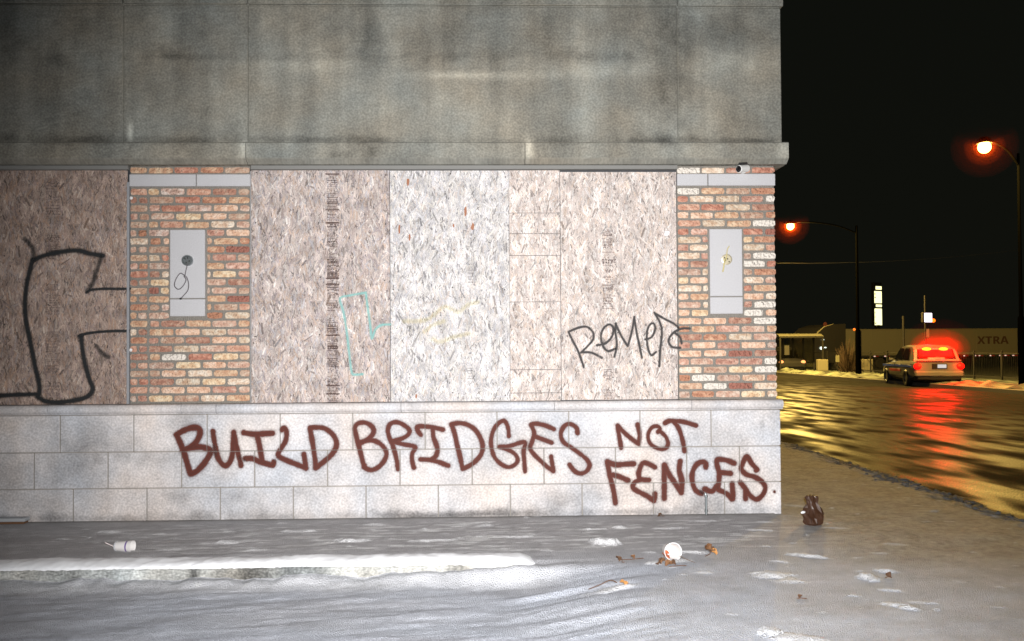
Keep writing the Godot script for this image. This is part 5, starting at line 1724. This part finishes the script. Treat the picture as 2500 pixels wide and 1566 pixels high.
# z points backwards: the tail is at z = 0, the nose at z = -4.7
func make_car(called: String, label: String, paint_m: Material) -> Node3D:
	var t := thing(called, label, "car")
	var dark := mat(Color(0.012, 0.012, 0.013), 0.5)
	var glass := mat(Color(0.012, 0.012, 0.014), 0.08)
	var st := mb()
	var secs := [body_section(0.0, 0.84, 0.45, 0.98, 0.02), body_section(-0.06, 0.91, 0.36, 1.02, 0.025), body_section(-0.5, 0.95, 0.30, 1.04, 0.03), body_section(-1.4, 0.965, 0.28, 1.02, 0.03), body_section(-2.6, 0.965, 0.28, 0.99, 0.03),
		body_section(-3.3, 0.955, 0.28, 0.96, 0.04), body_section(-4.2, 0.93, 0.30, 0.86, 0.05), body_section(-4.58, 0.86, 0.34, 0.74, 0.04), body_section(-4.7, 0.74, 0.42, 0.62, 0.02)]
	loft(st, secs)
	cap(st, secs[0], Vector3(0, 0, 1))
	cap(st, secs[-1], Vector3(0, 0, -1))
	obj("body", st, paint_m, t)
	st = mb()
	span(st, -0.84, 0.84, 0.22, 0.46, -4.4, -0.05, 0.05)
	obj("underbody", st, dark, t)
	# greenhouse
	st = mb()
	var roof := []
	for e in [[-0.24, 0.82, 1.02], [-0.50, 0.74, 1.48], [-0.85, 0.70, 1.60], [-1.7, 0.70, 1.63], [-2.3, 0.69, 1.58], [-3.15, 0.80, 1.0]]:
		var hw: float = e[1]
		roof.append([Vector3(-0.86, 0.98, e[0]), Vector3(-hw - 0.02, lerpf(0.98, e[2], 0.92), e[0]), Vector3(-hw * 0.85, e[2], e[0]), Vector3(0, e[2] + 0.02, e[0]), Vector3(hw * 0.85, e[2], e[0]), Vector3(hw + 0.02, lerpf(0.98, e[2], 0.92), e[0]), Vector3(0.86, 0.98, e[0])])
	loft(st, roof)
	obj("cabin", st, paint_m, t)
	# windows, set just proud of the cabin
	st = mb()
	quad(st, Vector3(-0.72, 1.07, -0.262), Vector3(0.72, 1.07, -0.262), Vector3(0.65, 1.47, -0.488), Vector3(-0.65, 1.47, -0.488), Vector3(0, 0.5, 1))
	obj("rear_window", st, glass, t)
	st = mb()
	quad(st, Vector3(-0.70, 1.06, -3.10), Vector3(0.70, 1.06, -3.10), Vector3(0.60, 1.55, -2.34), Vector3(-0.60, 1.55, -2.34), Vector3(0, 0.5, -1))
	obj("windscreen", st, glass, t)
	for s in [-1.0, 1.0]:
		for e in [[-0.85, -1.62, -0.95, -1.60], [-1.74, -2.85, -1.72, -2.32]]:
			st = mb()
			quad(st, Vector3(s * 0.868, 1.04, e[0]), Vector3(s * 0.866, 1.04, e[1]), Vector3(s * 0.762, 1.50, e[3]), Vector3(s * 0.762, 1.50, e[2]), Vector3(s, 0.3, 0))
			obj("side_window", st, glass, t)
		st = mb()
		cbox(st, Vector3(s * 1.02, 1.05, -2.75), Vector3(0.18, 0.12, 0.10), 0.03)
		obj("wing_mirror", st, paint_m, t)
		# door handles catch the lamp
		for z in [-1.5, -2.5]:
			st = mb()
			cbox(st, Vector3(s * 0.972, 0.90, z), Vector3(0.03, 0.03, 0.18), 0.01)
			obj("door_handle", st, mat(Color(0.7, 0.7, 0.7), 0.2, 0.8), t)
	for s in [-1.0, 1.0]:
		for z in [-0.98, -3.78]:
			var w := node("wheel", t)
			st = mb()
			lathe(st, [Vector2(0.2, 0.11), Vector2(0.29, 0.12), Vector2(0.335, 0.08), Vector2(0.335, -0.08), Vector2(0.29, -0.12), Vector2(0.2, -0.11)], Transform3D(Basis(Vector3.BACK, PI / 2), Vector3(s * 0.86, 0.335, z)), 22)
			obj("tyre", st, dark, w)
			st = mb()
			lathe(st, [Vector2(0.0, 0.09), Vector2(0.19, 0.075), Vector2(0.205, 0.105), Vector2(0.205, -0.105), Vector2(0.19, -0.075), Vector2(0.0, -0.09)], Transform3D(Basis(Vector3.BACK, PI / 2), Vector3(s * 0.86, 0.335, z)), 18)
			obj("rim", st, mat(Color(0.16, 0.16, 0.16), 0.4, 0.6), w)
	st = mb()
	cbox(st, Vector3(0, 0.50, 0.02), Vector3(1.78, 0.22, 0.16), 0.05)
	obj("rear_bumper", st, paint_m, t)
	st = mb()
	cbox(st, Vector3(0, 0.34, 0.0), Vector3(1.6, 0.14, 0.12), 0.03)
	obj("bumper_valance", st, dark, t)
	st = mb()
	cbox(st, Vector3(0, 1.005, 0.0), Vector3(1.62, 0.05, 0.10), 0.02)
	obj("trunk_lip", st, paint_m, t)
	st = mb()
	cbox(st, Vector3(0.02, 0.80, 0.015), Vector3(0.56, 0.20, 0.02), 0.01)
	obj("plate_recess", st, dark, t)
	return t

func build_car() -> void:
	var white := mat(Color(0.17, 0.165, 0.145), 0.35)
	white.clearcoat_enabled = true
	white.clearcoat = 0.6
	white.clearcoat_roughness = 0.1
	var t := make_car("police_car", "white patrol car with a blue side stripe and glowing red rear lights", white)
	var at := Vector3(17.35, -0.08, -26.06)
	t.position = Vector3(at.x, -0.125, at.z)
	t.rotation.y = -deg_to_rad(10.0)
	var red := Color(1.0, 0.02, 0.02)
	for s in [-1.0, 1.0]:
		var st := mb()
		ball(st, Vector3(s * 0.78, 0.80, 0.0), Vector3(0.15, 0.13, 0.06), 0, 8, 14)
		obj("tail_light", st, glow(red, 2.5), t)
		st = mb()
		ball(st, Vector3(s * 0.72, 0.83, 0.05), Vector3(0.06, 0.045, 0.03), 0, 6, 10)
		obj("tail_bulb", st, glow(Color(1.0, 0.25, 0.08), 1.6), t)
		st = mb()
		ball(st, Vector3(s * 0.31, 1.46, -0.45), Vector3(0.17, 0.07, 0.05), 0, 8, 14)
		obj("warning_light", st, glow(Color(1.0, 0.74, 0.12), 2.6), t)
	var st2 := mb()
	cbox(st2, Vector3(0.10, 0.80, 0.03), Vector3(0.32, 0.14, 0.012), 0.004)
	obj("number_plate", st2, glow(Color(0.95, 0.92, 0.90), 0.75), t)
	st2 = mb()
	for s in [-1.0, 1.0]:
		cbox(st2, Vector3(s * 0.968, 0.80, -2.2), Vector3(0.012, 0.09, 4.0), 0.003)
	obj("blue_stripe", st2, mat(Color(0.03, 0.08, 0.55), 0.35), t)
	st2 = mb()
	for s in [-1.0, 1.0]:
		cbox(st2, Vector3(s * 0.968, 0.62, -2.4), Vector3(0.010, 0.10, 1.6), 0.003)
	obj("red_lettering_band", st2, mat(Color(0.45, 0.03, 0.03), 0.35), t)
	st2 = mb()
	cbox(st2, Vector3(0, 1.30, -0.372), Vector3(1.22, 0.32, 0.02), 0.008, Basis(Vector3.RIGHT, -0.51))
	obj("window_glow", st2, glow(Color(1.0, 0.0, 0.0), 150.0), t)  # added glowing sheet: red light filling the rear window and streaking the road
	for e in [[-0.35, 1.52, -0.28, 16.0], [0.35, 1.52, -0.28, 16.0], [-0.74, 0.80, 0.25, 0.3], [0.74, 0.80, 0.25, 0.3]]:
		var l := OmniLight3D.new()
		l.name = "rear_red_light"
		l.position = t.transform * Vector3(e[0], e[1], e[2])
		l.light_color = Color(1.0, 0.0, 0.03)
		l.light_energy = e[3]
		l.light_size = 0.10
		l.omni_range = 60.0
		l.omni_attenuation = 2.0
		l.shadow_enabled = true
		add_child(l, true)
	for e in [[0.9, 0.03], [1.5, 0.012], [2.3, 0.0008]]:  # fog added for the red bloom round the rear window, not exhaust
		var f := FogVolume.new()
		f.name = numbered("red_halo", self)
		f.shape = RenderingServer.FOG_VOLUME_SHAPE_ELLIPSOID
		f.size = Vector3(1.1 + e[0] * 0.8, e[0], e[0])
		f.position = t.transform * Vector3(0.1, 1.50, -0.2)
		var fm := FogMaterial.new()
		fm.albedo = Color(1, 0.3, 0.3)
		fm.density = e[1]
		f.material = fm
		add_child(f, true)
		f.set_meta("label", "red halo of added mist around the rear window of the patrol car")
		f.set_meta("category", "mist")
		f.set_meta("kind", "stuff")
	# a dark car standing mostly behind the building's corner
	var c := make_car("dark_car", "dark car half hidden by the building corner with one amber lamp lit", mat(Color(0.02, 0.02, 0.022), 0.3))
	at = Vector3(19.42, -0.05, -50.66)
	c.position = Vector3(at.x - 0.35, -0.125, at.z)
	c.rotation.y = PI * 0.97
	for s in [-1.0, 1.0]:
		st2 = mb()
		ball(st2, Vector3(s * 0.66, 0.70, -4.62), Vector3(0.14, 0.11, 0.08), 0, 8, 12)
		obj("headlamp", st2, glow(Color(1.0, 0.62, 0.34), 2.4), c)
